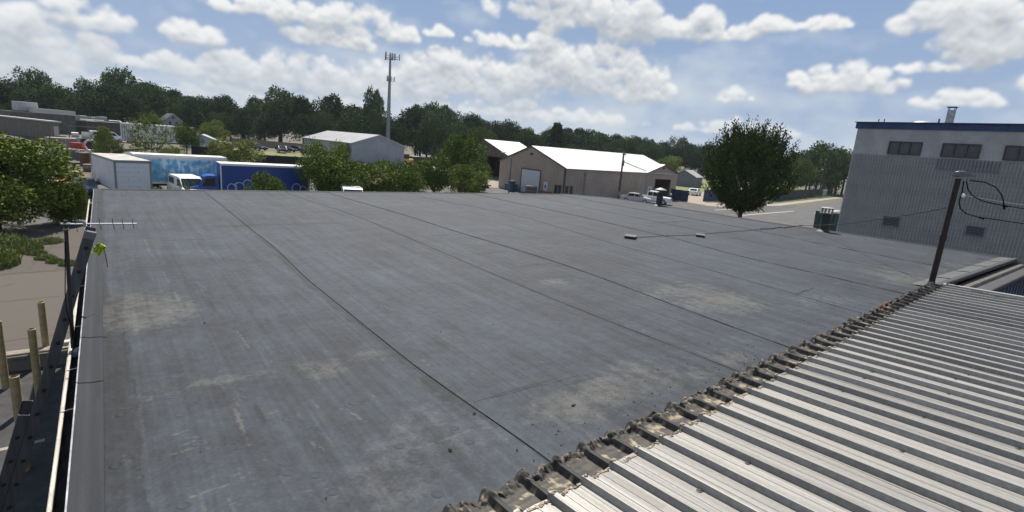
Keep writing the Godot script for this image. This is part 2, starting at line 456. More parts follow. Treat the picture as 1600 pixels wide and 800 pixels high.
func membrane_material() -> StandardMaterial3D:
	var w := 2048
	var h := 1598
	var x0 := -0.4
	var z0 := 2.0
	var ppm := 82.0
	var nc := noise_bytes(w, h, 0.02, 4, 101, false, 8, 8)
	var nm := noise_bytes(w, h, 0.06, 4, 102, false, 4, 4)
	var ns := noise_bytes(w, h, 0.05, 3, 103, false, 1, 24)
	var nt := noise_bytes(w, h, 0.03, 3, 108, false, 16, 2)
	var nf := noise_bytes(w, h, 0.30, 3, 104)
	var n2 := noise_bytes(w, h, 0.22, 3, 109, false, 1, 40)
	var n3 := noise_bytes(w, h, 0.07, 4, 110)
	var dust := PackedFloat32Array()
	dust.resize(w * h)
	var wet := PackedFloat32Array()
	wet.resize(w * h)
	var blots := [[0.25, 7.7, 0.5, 0.75, 0.85], [1.62, 5.07, 0.24, 0.22, 0.7], [2.12, 5.12, 0.24, 0.17, 0.6], [6.46, 6.81, 0.25, 0.22, 0.75], [8.46, 4.68, 0.85, 0.6, 0.85], [8.32, 5.39, 0.9, 0.5, 0.6], [4.05, 3.19, 0.5, 0.3, 0.75], [3.35, 3.16, 0.45, 0.28, 0.75], [4.55, 3.26, 0.45, 0.35, 0.7], [6.17, 3.1, 0.3, 0.22, 0.6], [15.38, 3.5, 1.0, 0.8, 0.75], [16.6, 3.6, 1.6, 0.5, 0.6], [15.56, 4.2, 1.0, 0.5, 0.6], [5.29, 3.0, 0.22, 0.16, 0.6], [10.69, 3.75, 0.7, 0.35, 0.55], [2.0, 3.4, 0.5, 0.4, 0.40], [1.6, 3.0, 0.6, 0.3, 0.42], [0.65, 5.2, 0.5, 0.10, 0.5], [19.5, 3.6, 2.0, 0.5, 0.5]]
	for b in blots: blot(dust, w, h, (b[0] - x0) * ppm, (b[1] - z0) * ppm, b[2] * ppm * 1.3, b[3] * ppm * 1.3, b[4])
	var scr := [[0.52, 12.42, 0.53, 11.24], [0.55, 10.96, 0.61, 10.42], [0.62, 9.63, 0.64, 8.9], [0.65, 8.4, 0.68, 7.49], [0.74, 4.58, 0.73, 3.95], [0.75, 4.5, 0.74, 4.1], [0.30, 3.52, 0.54, 3.54], [1.74, 3.28, 2.03, 3.27], [2.03, 3.27, 2.34, 3.29], [1.12, 3.80, 1.20, 3.59], [0.24, 4.10, 0.42, 4.12], [0.34, 4.2, 0.41, 4.22], [1.55, 4.13, 1.61, 3.85], [0.5, 5.18, 1.05, 5.20], [2.94, 7.01, 3.07, 6.47], [0.70, 5.15, 0.74, 5.01], [0.28, 4.38, 0.39, 4.41], [0.36, 4.28, 0.44, 4.26], [0.98, 8.9, 1.05, 8.4], [1.1, 6.5, 1.12, 5.9], [3.4, 3.25, 3.45, 3.18], [5.1, 9.0, 5.2, 8.3], [12.6, 4.3, 13.2, 4.25]]
	for s in scr:
		var ln := Vector2(s[2] - s[0], s[3] - s[1]).length() * ppm
		for i in int(ln * 2.0) + 1:
			var t := i / (ln * 2.0)
			blot(dust, w, h, (lerpf(s[0], s[2], t) - x0) * ppm + sin(i * 0.31) * 0.6, (lerpf(s[1], s[3], t) - z0) * ppm, 1.1, 1.1, 1.0 if sin(i * 0.37 + s[0] * 9.0) > -0.5 else 0.3)
	var rr := RandomNumberGenerator.new()
	rr.seed = 77
	for i in 300:   # faint scuffs and chalk marks
		var sx := rr.randf_range(-0.1, 14.0) if i % 3 else rr.randf_range(-0.1, 4.0)
		var sz := rr.randf_range(2.6, 12.0) if i % 3 else rr.randf_range(2.6, 6.0)
		var dx := rr.randf_range(-0.08, 0.08) if i % 2 else rr.randf_range(-0.02, 0.02)
		var dz := rr.randf_range(-0.03, 0.03) if i % 2 else rr.randf_range(-0.4, 0.4)
		for j in 14:
			blot(dust, w, h, (sx + dx * j / 14.0 - x0) * ppm, (sz + dz * j / 14.0 - z0) * ppm, 1.05, 1.05, rr.randf_range(0.35, 0.75))
	# wet-looking stain with a ragged border beside the edge strip, and along the first lap
	for y in h:
		var z := z0 + y / ppm
		var ed := 0.12 + 0.10 * (nm[y * w + 40] / 255.0) + (0.05 if z < 8.5 else -0.11)
		for x in range(int((-0.14 - x0) * ppm), int((-0.14 + ed - x0) * ppm)):
			wet[y * w + x] = 1.0
		var sxx := along(seams[0], z)
		var wd := (0.05 + 0.24 * maxf(0.0, nm[y * w + 200] / 255.0 - 0.35)) * (1.0 if z > 3.2 and z < 13.0 else 0.35)
		for x in range(int((sxx - wd - x0) * ppm), int((sxx - x0) * ppm)):
			wet[y * w + x] = 0.9
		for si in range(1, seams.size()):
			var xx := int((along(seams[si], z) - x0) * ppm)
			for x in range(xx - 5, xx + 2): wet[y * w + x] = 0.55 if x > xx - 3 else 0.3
	for m in [[2.41, 13.69, 0.75, 0.12], [4.4, 13.7, 1.3, 0.08], [3.2, 3.68, 0.5, 0.035], [3.9, 3.5, 0.3, 0.03], [1.3, 12.2, 0.6, 0.07], [4.4, 20.0, 0.8, 0.1], [6.7, 9.3, 0.6, 0.06], [7.0, 8.0, 0.6, 0.06], [6.9, 11.5, 0.7, 0.08], [17.5, 12.0, 1.4, 0.1], [11.0, 4.28, 0.5, 0.03], [3.5, 5.5, 0.03, 0.3], [0.9, 4.4, 0.03, 0.2], [1.0, 7.6, 0.03, 0.4], [20.4, 3.5, 0.3, 0.2], [21.4, 3.6, 0.4, 0.16], [22.6, 3.65, 0.5, 0.14]]:
		blot(wet, w, h, (m[0] - x0) * ppm, (m[1] - z0) * ppm, m[2] * ppm, m[3] * ppm, 1.0)
	var data := PackedByteArray()
	data.resize(w * h * 3)
	for i in w * h:
		var f := nf[i] / 255.0 - 0.5
		var c := nc[i] / 255.0 - 0.5
		var mm := nm[i] / 255.0 - 0.5
		var s := ns[i] / 255.0 - 0.5
		var q3 := n3[i] / 255.0 - 0.5
		var g := 49.0 + c * 12.0 + mm * 12.0 + s * 14.0 + (nt[i] / 255.0 - 0.5) * 6.0 + f * 13.0 + (n2[i] / 255.0 - 0.5) * 14.0 + q3 * 14.0
		if absf(q3) < 0.012 and c > -0.1: g += 7.0   # creases
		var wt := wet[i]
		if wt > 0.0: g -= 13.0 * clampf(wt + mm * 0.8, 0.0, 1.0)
		var du := dust[i]
		var r := g * 0.885
		var b := g * 1.155
		if du > 0.05:
			var k := smoothstep(0.15, 1.15, du * 1.1 + f * 0.40 + mm * 0.6 + q3 * 0.7 + s * 0.25) * 0.42
			r = lerpf(r, 104.0 + f * 14.0, k); b = lerpf(b, 86.0 + f * 12.0, k); g = lerpf(g, 97.0 + f * 14.0, k)
		data[i * 3] = clampi(int(r), 0, 255); data[i * 3 + 1] = clampi(int(g), 0, 255); data[i * 3 + 2] = clampi(int(b), 0, 255)
	var im := Image.create_from_data(w, h, false, Image.FORMAT_RGB8, data)
	im.generate_mipmaps()
	var m := StandardMaterial3D.new()
	m.albedo_texture = ImageTexture.create_from_image(im)
	m.roughness = 0.75
	m.metallic_specular = 0.36
	var bm := PackedByteArray()
	bm.resize(w * h)
	for i in w * h: bm[i] = (nm[i] * 4 + n3[i] * 3 + ns[i] * 2 + nf[i]) / 10
	var bi := Image.create_from_data(w, h, false, Image.FORMAT_L8, bm)
	bi.convert(Image.FORMAT_RGBA8)
	bi.bump_map_to_normal_map(1.2)
	m.normal_enabled = true
	m.normal_texture = ImageTexture.create_from_image(bi)
	m.normal_scale = 0.8
	mats["membrane"] = m
	return m

func blot(a: PackedFloat32Array, w: int, h: int, cx: float, cy: float, rx: float, ry: float, top: float) -> void:
	for y in range(maxi(0, int(cy - ry)), mini(h, int(cy + ry) + 1)):
		for x in range(maxi(0, int(cx - rx)), mini(w, int(cx + rx) + 1)):
			var d := 1.0 - ((x - cx) * (x - cx) / (rx * rx) + (y - cy) * (y - cy) / (ry * ry))
			if d > 0.0: a[y * w + x] = maxf(a[y * w + x], top * sqrt(d))

func muv(x: float, z: float) -> Vector2:
	return Vector2((x + 0.4) * 82.0 / 2048.0, (z - 2.0) * 82.0 / 1598.0)

func black_roof_building() -> void:
	var mm := membrane_material()
	var o := thing("flat_roof_building", "low building under a wide weathered black rubber roof with lapped seams", "building", P(-0.33, 0, 2.4))
	var off := -o.position
	# walls
	var outline := [[-0.30, 2.7], [14.1, 2.7], [24.15, 2.7], [24.1, 5.6], [23.6, 8.4], [22.95, 10.9], [22.7, 14.0], [22.5, 17.7], [22.05, 19.6], [20.75, 20.8], [20.2, 21.05], [-0.30, 20.9]]
	var g := Geo.new()
	for i in outline.size():
		var a = outline[i]; var b = outline[(i + 1) % outline.size()]
		g.quad(off + P(a[0], -1.2, a[1]), off + P(a[0], 4.58, a[1]), off + P(b[0], 4.58, b[1]), off + P(b[0], -1.2, b[1]))
	part(g, "wall", mat("wall_paint", 0.30, 0.28, 0.25, 0.9, 0.0, "mottle", 0.4), o)
	# rubber sheets, each lapped a few millimetres over its neighbour
	var lefts := [[[2.3, -0.16], [21.1, -0.16]]]
	for s in seams: lefts.append(s)
	for i in lefts.size():
		var zf := 2.05 if i < 4 else 2.97
		var q := Geo.new()
		var zz := zf
		var nz := 44
		for j in nz:
			var za := lerpf(zf, 21.1, float(j) / nz)
			var zb := lerpf(zf, 21.1, float(j + 1) / nz)
			var la := along(lefts[i], za); var lb := along(lefts[i], zb)
			var ra: float = along(lefts[i + 1], za) - 0.004 if i + 1 < lefts.size() else along(right_edge, za)
			var rb: float = along(lefts[i + 1], zb) - 0.004 if i + 1 < lefts.size() else along(right_edge, zb)
			var y := ROOF + 0.006 * (i % 2)
			q.quad_uv(off + P(la, y, za), off + P(lb, y, zb), off + P(rb, y, zb), off + P(ra, y, za), muv(la, za), muv(lb, zb), muv(rb, zb), muv(ra, za))
		part(q, "membrane_sheet", mm, o)
	# sealant beads on the laps
	var bead := mat("lap_sealant", 0.018, 0.018, 0.02, 0.6)
	for i in seams.size():
		var q := Geo.new()
		var zf := 2.15 if i < 4 else 3.0
		var nz := 60
		for j in nz:
			var za := lerpf(zf, 21.05, float(j) / nz)
			var zb := lerpf(zf, 21.05, float(j + 1) / nz)
			var wb := 0.007 + 0.003 * sin(j * 1.7 + i)
			var xa := along(seams[i], za) + 0.002 * sin(j * 0.9 + i); var xb := along(seams[i], zb) + 0.002 * sin((j + 1) * 0.9 + i)
			var y := ROOF + 0.012
			q.quad(off + P(xa - wb, ROOF - 0.002, za), off + P(xb - wb, ROOF - 0.002, zb), off + P(xb, y, zb), off + P(xa, y, za))
			q.quad(off + P(xa, y, za), off + P(xb, y, zb), off + P(xb + wb, ROOF - 0.002, zb), off + P(xa + wb, ROOF - 0.002, za))
		part(q, "lap_seam", bead, o)
	# short cross laps
	for s in [[2.62, 3.68, 3.95, 3.62], [2.6, 13.7, 5.7, 13.75], [10.45, 4.25, 11.6, 4.34], [16.4, 11.9, 18.6, 12.1]]:
		var q := Geo.new()
		for i in 12:
			var xa: float = lerpf(s[0], s[2], i / 12.0); var xb: float = lerpf(s[0], s[2], (i + 1) / 12.0)
			var za: float = lerpf(s[1], s[3], i / 12.0) + 0.012 * sin(i * 1.3); var zb: float = lerpf(s[1], s[3], (i + 1) / 12.0) + 0.012 * sin((i + 1) * 1.3)
			var y := ROOF + 0.0095
			q.quad_uv(off + P(xa, y - 0.012, za - 0.03), off + P(xb, y - 0.012, zb - 0.03), off + P(xb, y, zb), off + P(xa, y, za), muv(xa, za), muv(xb, zb), muv(xb, zb), muv(xa, za))
			q.quad_uv(off + P(xa, y, za), off + P(xb, y, zb), off + P(xb, y - 0.012, zb + 0.06), off + P(xa, y - 0.012, za + 0.06), muv(xa, za), muv(xb, zb), muv(xb, zb), muv(xa, za))
		part(q, "cross_lap", mm, o)
	# fastening plates telegraphing through the rubber
	var plate := Geo.new()
	plate.lathe([[0.050, -0.001], [0.038, 0.0036], [0.030, 0.0042], [0.018, 0.0015], [0.0, 0.0012]], Vector3.ZERO, 14)
	for i in plate.u.size(): plate.u[i] = muv(3.0 + plate.v[i].x, 6.0 + plate.v[i].z)
	var pmesh := plate.mesh()
	for i in plate.u.size(): plate.u[i] = muv(-0.07 + plate.v[i].x, 5.0 + plate.v[i].z)
	var pmesh_wet := plate.mesh()
	for f in [[1.6, 5.08], [1.41, 5.68], [1.52, 5.53], [0.33, 5.07], [0.37, 4.69], [0.42, 4.17], [0.88, 4.94], [0.87, 4.77], [1.08, 4.2], [0.9, 3.61], [0.9, 3.47], [1.05, 3.35], [1.09, 3.11], [0.26, 3.46], [-0.07, 4.14], [1.71, 3.38], [1.77, 3.25], [1.68, 2.72], [2.39, 4.53], [2.39, 3.99], [2.39, 3.79], [2.42, 3.56], [2.22, 3.39], [1.72, 3.17], [2.22, 3.15], [2.97, 3.98], [2.98, 3.8], [2.99, 3.61], [3.53, 4.62], [3.54, 4.04], [3.55, 3.83], [3.53, 3.6], [3.74, 3.73], [3.72, 3.55], [3.78, 3.95], [3.72, 4.55], [1.65, 4.21], [2.95, 4.57], [0.4, 6.11], [0.4, 5.49], [-0.02, 4.91], [3.01, 3.01]]:
		var sh: int = 0 if f[0] < 2.5 else 1
		var d := part(pmesh_wet if f[0] < 0.0 else pmesh, "fastening_plate", mm, o)
		d.position = off + P(f[0], ROOF + 0.006 * sh, f[1])
		d.rotation.y = f[0] * 3.0
	# edge strips along the wall side
	var em := mat("edge_strip", 0.029, 0.033, 0.041, 0.75, 0.0, "streak", 0.5)
	em.metallic_specular = 0.3
	var lip := mat("edge_lip", 0.36, 0.37, 0.40, 0.5, 0.3, "mottle", 0.8)
	var z := 2.6
	var k := 0
	while z < 20.9:
		var ze := minf(z + 3.05, 20.95)
		var y := ROOF + 0.016 + 0.003 * (k % 2)
		var q := Geo.new()
		q.quad(off + P(-0.318, y + 0.012, z), off + P(-0.318, y + 0.012, ze - 0.01), off + P(-0.245, y, ze - 0.01), off + P(-0.245, y, z))
		q.quad(off + P(-0.235, y - 0.004, z), off + P(-0.235, y - 0.004, ze - 0.01), off + P(-0.138, y - 0.004, ze - 0.01), off + P(-0.138, y - 0.004, z))
		q.quad(off + P(-0.245, y, z), off + P(-0.245, y, ze - 0.01), off + P(-0.235, y - 0.004, ze - 0.01), off + P(-0.235, y - 0.004, z))
		q.quad(off + P(-0.138, y - 0.004, z), off + P(-0.138, y - 0.004, ze - 0.01), off + P(-0.137, ROOF + 0.001, ze - 0.01), off + P(-0.137, ROOF + 0.001, z))
		var e := part(q, "edge_strip", em, o)
		var l := Geo.new()
		l.box(off + P(-0.323, y - 0.04, (z + ze) * 0.5), Vector3(0.010, 0.11, ze - z - 0.012))
		part(l, "drip_edge", lip, e)
		z = ze
		k += 1
	# strips along the far edges
	var q2 := Geo.new()
	for i in right_edge.size() - 1:
		var a = right_edge[i]; var b = right_edge[i + 1]
		q2.quad(off + P(a[1] - 0.16, ROOF + 0.014, a[0]), off + P(b[1] - 0.16, ROOF + 0.014, b[0]), off + P(b[1] + 0.02, ROOF + 0.03, b[0]), off + P(a[1] + 0.02, ROOF + 0.03, a[0]))
		q2.quad(off + P(a[1] + 0.02, ROOF + 0.03, a[0]), off + P(b[1] + 0.02, ROOF + 0.03, b[0]), off + P(b[1] + 0.025, ROOF - 0.1, b[0]), off + P(a[1] + 0.025, ROOF - 0.1, a[0]))
	part(q2, "edge_strip", em, o)
	var q3 := Geo.new()
	q3.quad(off + P(-0.33, ROOF + 0.012, 20.9), off + P(-0.33, ROOF + 0.022, 21.12), off + P(20.3, ROOF + 0.022, 21.12), off + P(20.3, ROOF + 0.012, 20.9))
	part(q3, "edge_strip", em, o)
	# gutter hung on the wall: pale lip, dirt lying in it, hangers
	var gm := mat("gutter_paint", 0.56, 0.53, 0.47, 0.6, 0.0, "mottle", 0.7)
	var gl := Geo.new()
	for s in [[3.0, 8.0], [8.0, 14.0], [14.0, 21.2]]:
		var b0 := 0.012 * sin(s[0]); var b1 := 0.012 * sin(s[1])
		var a := off + P(-0.468 + b0, 4.245, s[0]); var b := off + P(-0.468 + b1, 4.245, s[1])
		gl.cbox((a + b) * 0.5, Vector3(0.028, 0.05, (b - a).length() - 0.008), 0.006, Basis(Vector3.UP, atan2(b1 - b0, -(s[1] - s[0])) + PI))
	var gu := part(gl, "gutter", gm, o)
	var gb := Geo.new()
	gb.box(off + P(-0.475, 4.19, 12.1), Vector3(0.006, 0.13, 18.2))
	gb.box(off + P(-0.41, 4.125, 12.1), Vector3(0.13, 0.006, 18.2))
	part(gb, "gutter_trough", gm, gu)
	var ds := Geo.new()
	for j in 180:
		var za := 3.0 + j * 0.1
		for i in 4:
			var q := []
			for c in [[0, 0], [0, 1], [1, 1], [1, 0]]:
				var xx: float = -0.455 + (i + c[0]) * 0.0285
				var z2: float = za + c[1] * 0.1
				q.append(off + P(xx, 4.165 + 0.03 * absf(sin(z2 * 7.3 + xx * 40.0)) * absf(sin(z2 * 2.1)), z2))
			ds.col = Color(0.022, 0.019, 0.016) * (0.6 + 0.8 * rng.randf())
			ds.quad(q[0], q[1], q[2], q[3])
	part(ds, "gutter_dirt", paint_mat("vertex_paint", 0.95), gu)
	for zz in [4.2, 5.9, 6.9, 8.35, 10.4, 12.8, 15.2, 17.6, 20.0]:
		var hgo := Geo.new()
		hgo.cbox(off + P(-0.405, 4.275, zz), Vector3(0.13, 0.006, 0.022), 0.002, Basis(Vector3.UP, 0.25))
		part(hgo, "gutter_hanger", gm, gu)
	# curb and ledge along the open eave beyond the metal roof
	var cm := mat("curb_rubber", 0.045, 0.047, 0.055, 0.6, 0.0, "streak", 0.6)
	var cg := Geo.new()
	cg.cbox(off + P(19.2, ROOF + 0.01, 3.06), Vector3(9.9, 0.11, 0.13), 0.02)
	part(cg, "eave_curb", cm, o)
	for i in 5:
		var fl := Geo.new()
		var xa := 14.6 + i * 1.93
		fl.quad(off + P(xa, ROOF + 0.013, 3.45), off + P(xa + 1.80, ROOF + 0.013, 3.45), off + P(xa + 1.80, ROOF + 0.05, 3.13), off + P(xa, ROOF + 0.05, 3.13))
		part(fl, "flashing_strip", mat("flashing", 0.075, 0.079, 0.086, 0.7, 0.0, "mottle", 1.1), o)
	var lg := Geo.new()
	lg.box(off + P(19.3, 4.38, 2.83), Vector3(10.2, 0.22, 0.34))
	part(lg, "eave_ledge", mat("ledge", 0.105, 0.098, 0.086, 0.85, 0.0, "mottle", 0.9), o)
	var lc := Geo.new()
	lc.cbox(off + P(19.3, 4.44, 2.53), Vector3(10.3, 0.13, 0.30), 0.02)
	part(lc, "ledge_cap", mat("ledge_cap", 0.048, 0.049, 0.053, 0.7, 0.0, "mottle", 0.8), o)
	var bf := Geo.new()
	for i in 42:
		bf.box(off + P(14.2 + i * 0.245, 3.1, 2.40 + 0.02 * (i % 2)), Vector3(0.24, 2.5, 0.03))
	part(bf, "blue_siding", mat("blue_siding", 0.045, 0.080, 0.135, 0.5, 0.0, "streak", 0.7), o)
	var bp := Geo.new()
	bp.box(off + P(19.2, 3.70, 2.36), Vector3(10.0, 0.05, 0.05))
	part(bp, "siding_trim", mat("pale_metal", 0.5, 0.52, 0.55, 0.4, 0.4), o)

func metal_roof() -> void:
	# the ribbed steel roof the photographer stands on; local +X along the eave, local +Z back towards the photographer
	var o := thing("ribbed_metal_roof", "ribbed bare steel roof with black tar along its eave", "metal roof", P(1.8, ROOF, 2.45), deg_to_rad(3.05))
	var pitch := 0.305
	# one rib and pan: [x, y]
	var prof := [[0.0, 0.0], [0.034, 0.0], [0.042, 0.051], [0.084, 0.051], [0.100, 0.0], [0.160, 0.0], [0.164, 0.004], [0.170, 0.004], [0.174, 0.0], [0.228, 0.0], [0.232, 0.004], [0.238, 0.004], [0.242, 0.0], [0.305, 0.0]]
	var zs := [0.40, 0.9, 1.4, 1.9, 2.4, 3.0, 3.6, 4.2, 4.8, 5.4]
	var meshes := []
	for vnum in 4:
		var g := Geo.new()
		var f := FastNoiseLite.new()
		f.seed = 60 + vnum
		f.frequency = 0.9
		for i in 3:
			for j in prof.size() - 1:
				for k in zs.size() - 1:
					var q := []
					for cc in [[0, 0], [0, 1], [1, 1], [1, 0]]:
						var px: float = prof[j + cc[0]][0] + i * pitch
						var py: float = prof[j + cc[0]][1]
						var pz: float = zs[k + cc[1]]
						py += 0.20 + 0.04 * pz + 0.004 * f.get_noise_2d(px * 4.0, pz)
						q.append(Vector3(px, py, pz + (0.012 * sin(px * 9.0) if pz < 0.5 else 0.0)))
					g.quad_uv(q[0], q[1], q[2], q[3], Vector2(q[0].x + vnum * 0.37, q[0].z * 0.16), Vector2(q[1].x + vnum * 0.37, q[1].z * 0.16), Vector2(q[2].x + vnum * 0.37, q[2].z * 0.16), Vector2(q[3].x + vnum * 0.37, q[3].z * 0.16))
		meshes.append(g.mesh())
	var sm := []
	for i in 3:
		var m := mat("steel_%d" % i, 0.305 + 0.018 * i, 0.30 + 0.017 * i, 0.288 + 0.015 * i, 0.5, 0.3, "streak", 1.0)
		sm.append(m)
	for i in 16:
		var p := part(meshes[i % 4], "roof_panel", sm[(i * 7) % 3], o)
		p.position = Vector3(-2.2 + i * pitch * 3.0, 0.002 * (i % 2), 0)
	# cut end of each panel row: dirt and rust crust lying along the edge
	var cr := Geo.new()
	for i in 600:
		var x := -2.2 + i * 0.0244
		var t := fposmod(x + 2.2, pitch)
		var y := 0.20 + 0.018 + rib(t) + 0.004
		cr.col = Color(0.24, 0.20, 0.145) * rng.randf_range(0.3, 1.2)
		cr.cbox(Vector3(x, y, 0.415 + rng.randf_range(-0.01, 0.015)), Vector3(0.026, 0.006, rng.randf_range(0.01, 0.03)), 0.002, Basis(Vector3.UP, rng.randf_range(-0.9, 0.9)) * Basis(Vector3.BACK, rib_tilt(t)))
	var crp := part(cr, "edge_crust", paint_mat("vertex_paint", 0.95), o)
	crp.set_meta("kind", "stuff")
	# tarred closure course below: ribs painted black, flaking
	var fl := FastNoiseLite.new()
	fl.seed = 9
	fl.frequency = 3.0
	fl.fractal_octaves = 3
	var f2 := FastNoiseLite.new()
	f2.seed = 10
	f2.frequency = 9.0
	f2.fractal_octaves = 4
	for i in 48:
		var g := Geo.new()
		var x0 := -2.2 + i * pitch
		var nx := 34
		var zr := [0.0, 0.012, 0.03, 0.05, 0.07, 0.09, 0.11, 0.13, 0.15, 0.17, 0.19, 0.21, 0.23, 0.25, 0.27, 0.29, 0.31, 0.33, 0.35, 0.37, 0.39, 0.415]
		var gp := []
		var gc := []
		for a in nx + 1:
			var rp := []
			var rc := []
			for b in zr.size():
				var t: float = pitch * a / nx
				var zz: float = zr[b]
				var x: float = x0 + t
				var wob := 0.05 * fl.get_noise_2d(x * 1.3, 3.0)
				var wgt := smoothstep(0.19 + wob, 0.07 + wob, zz)
				var n1 := f2.get_noise_2d(x, zz)
				var n2 := fl.get_noise_2d(x * 0.8, zz * 1.6 + 5.0)
				var n3 := f2.get_noise_2d(x * 2.6 + 40.0, zz * 2.6)
				var rb := rib(clampf(t, 0.0, 0.3049))
				var bump := 0.060 * exp(-pow((t - 0.064) / 0.036, 2.0)) + 0.016 * exp(-pow((t - 0.20) / 0.05, 2.0))
				var y: float = 0.180 + lerpf(rb, bump, wgt) + wgt * (0.012 + 0.035 * n2 + 0.030 * n1 + 0.022 * n3) + 0.002 * n3
				var front := 0.05 * fl.get_noise_2d(x * 2.0, 7.0) + 0.025 * n3
				if b == 0: y = -0.02
				elif b == 1: y = y * 0.55
				elif b == 2: y = y * 0.86
				rp.append(Vector3(x, y, 0.42 - (0.42 - zz - front * wgt) * 0.82))
				var cc := Color(0.010, 0.010, 0.011).lerp(Color(0.016, 0.016, 0.017), clampf(0.5 + n1, 0, 1))
				if rb < 0.02:
					var band := clampf(0.5 + 0.5 * sin(zz * 75.0 + n2 * 5.0) + n1, 0.0, 1.0)
					cc = Color(0.050, 0.044, 0.038).lerp(Color(0.014, 0.013, 0.013), band)
					var flake := smoothstep(0.15, 0.23, n1 * 0.8 + n2 * 0.6 - 1.2 * absf(zz - 0.2))
					cc = cc.lerp(Color(0.27, 0.23, 0.155) * (0.8 + 0.8 * n3), flake * 0.9)
				var tar := Color(0.009, 0.008, 0.008).lerp(Color(0.062, 0.052, 0.042), clampf(0.35 + n1 * 0.9 + n3 * 0.9, 0.0, 1.0))
				tar = tar.lerp(Color(0.20, 0.175, 0.14), smoothstep(0.34, 0.5, n3 + n1 * 0.5) * 0.8)
				if i > 34 and i < 37: tar = tar.lerp(Color(0.10, 0.035, 0.02), clampf(0.7 + n1, 0, 1))
				if i >= 37: tar = tar * 0.45
				rc.append(cc.lerp(tar, smoothstep(0.15, 0.7, wgt)))
			gp.append(rp)
			gc.append(rc)
		for a in nx:
			for b in zr.size() - 1:
				for k in [[0, 0], [1, 1], [0, 1], [0, 0], [1, 0], [1, 1]]:
					var aa: int = clampi(a + k[0], 0, nx)
					var bb: int = b + k[1]
					var tx: Vector3 = gp[mini(aa + 1, nx)][bb] - gp[maxi(aa - 1, 0)][bb]
					var tz: Vector3 = gp[aa][mini(bb + 1, zr.size() - 1)] - gp[aa][maxi(bb - 1, 0)]
					g.col = gc[aa][bb]
					g.put(gp[aa][bb], tz.cross(tx).normalized(), Vector2.ZERO)
		part(g, "tarred_rib_end", paint_mat("tar", 0.75), o)
	# screws with black washers, fixed through every third pan, and stray black tar spots
	var sc := Geo.new()
	sc.lathe([[0.016, 0.0], [0.013, 0.006], [0.007, 0.007], [0.006, 0.013], [0.0, 0.014]], Vector3.ZERO, 8)
	var smesh := sc.mesh()
	var r := RandomNumberGenerator.new()
	r.seed = 3
	for row in [[0.98, 0.34], [1.66, 0.42], [2.30, 0.3], [3.1, 0.4], [4.2, 0.4]]:
		for i in 48:
			if r.randf() > row[1]: continue
			var x: float = -2.2 + i * pitch + (0.024 if i % 3 else 0.115)
			var zz: float = row[0] + r.randf_range(-0.05, 0.05)
			var s := part(smesh, "roof_screw", mat("black_washer", 0.014, 0.014, 0.015, 0.6), o)
			s.position = Vector3(x, 0.203 + 0.04 * zz, zz)
			s.scale = Vector3.ONE * r.randf_range(0.8, 1.5) * Vector3(1.5, 0.35, 1)
	# trim along the roof's end and the body of the building below
	var tr := Geo.new()
	tr.cbox(Vector3(12.50, 0.31, 2.9), Vector3(0.09, 0.05, 5.2), 0.012, Basis(Vector3.RIGHT, -0.04))
	part(tr, "end_trim", mat("pale_trim", 0.42, 0.42, 0.42, 0.5, 0.3, "streak", 0.8), o)
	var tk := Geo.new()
	tk.box(Vector3(12.60, 0.22, 2.9), Vector3(0.10, 0.14, 5.2), Basis(Vector3.RIGHT, -0.04))  # solid box for the gap past the trim; its darkness is painted on
	part(tk, "end_gap", mat("gap_black", 0.015, 0.015, 0.016, 0.7), o)
	var wl := Geo.new()
	wl.box(Vector3(5.1, -2.25, 3.0), Vector3(14.9, 4.55, 5.2))
	part(wl, "wall", mat("wall_paint"), o)

func rib(t: float) -> float:
	if t < 0.034 or t > 0.102: return 0.0
	if t < 0.043: return 0.051 * (t - 0.034) / 0.009
	if t < 0.084: return 0.051
	return 0.051 * (0.102 - t) / 0.018

func rib_tilt(t: float) -> float:
	if t > 0.030 and t < 0.044: return 1.35
	if t > 0.084 and t < 0.102: return -1.3
	return 0.0

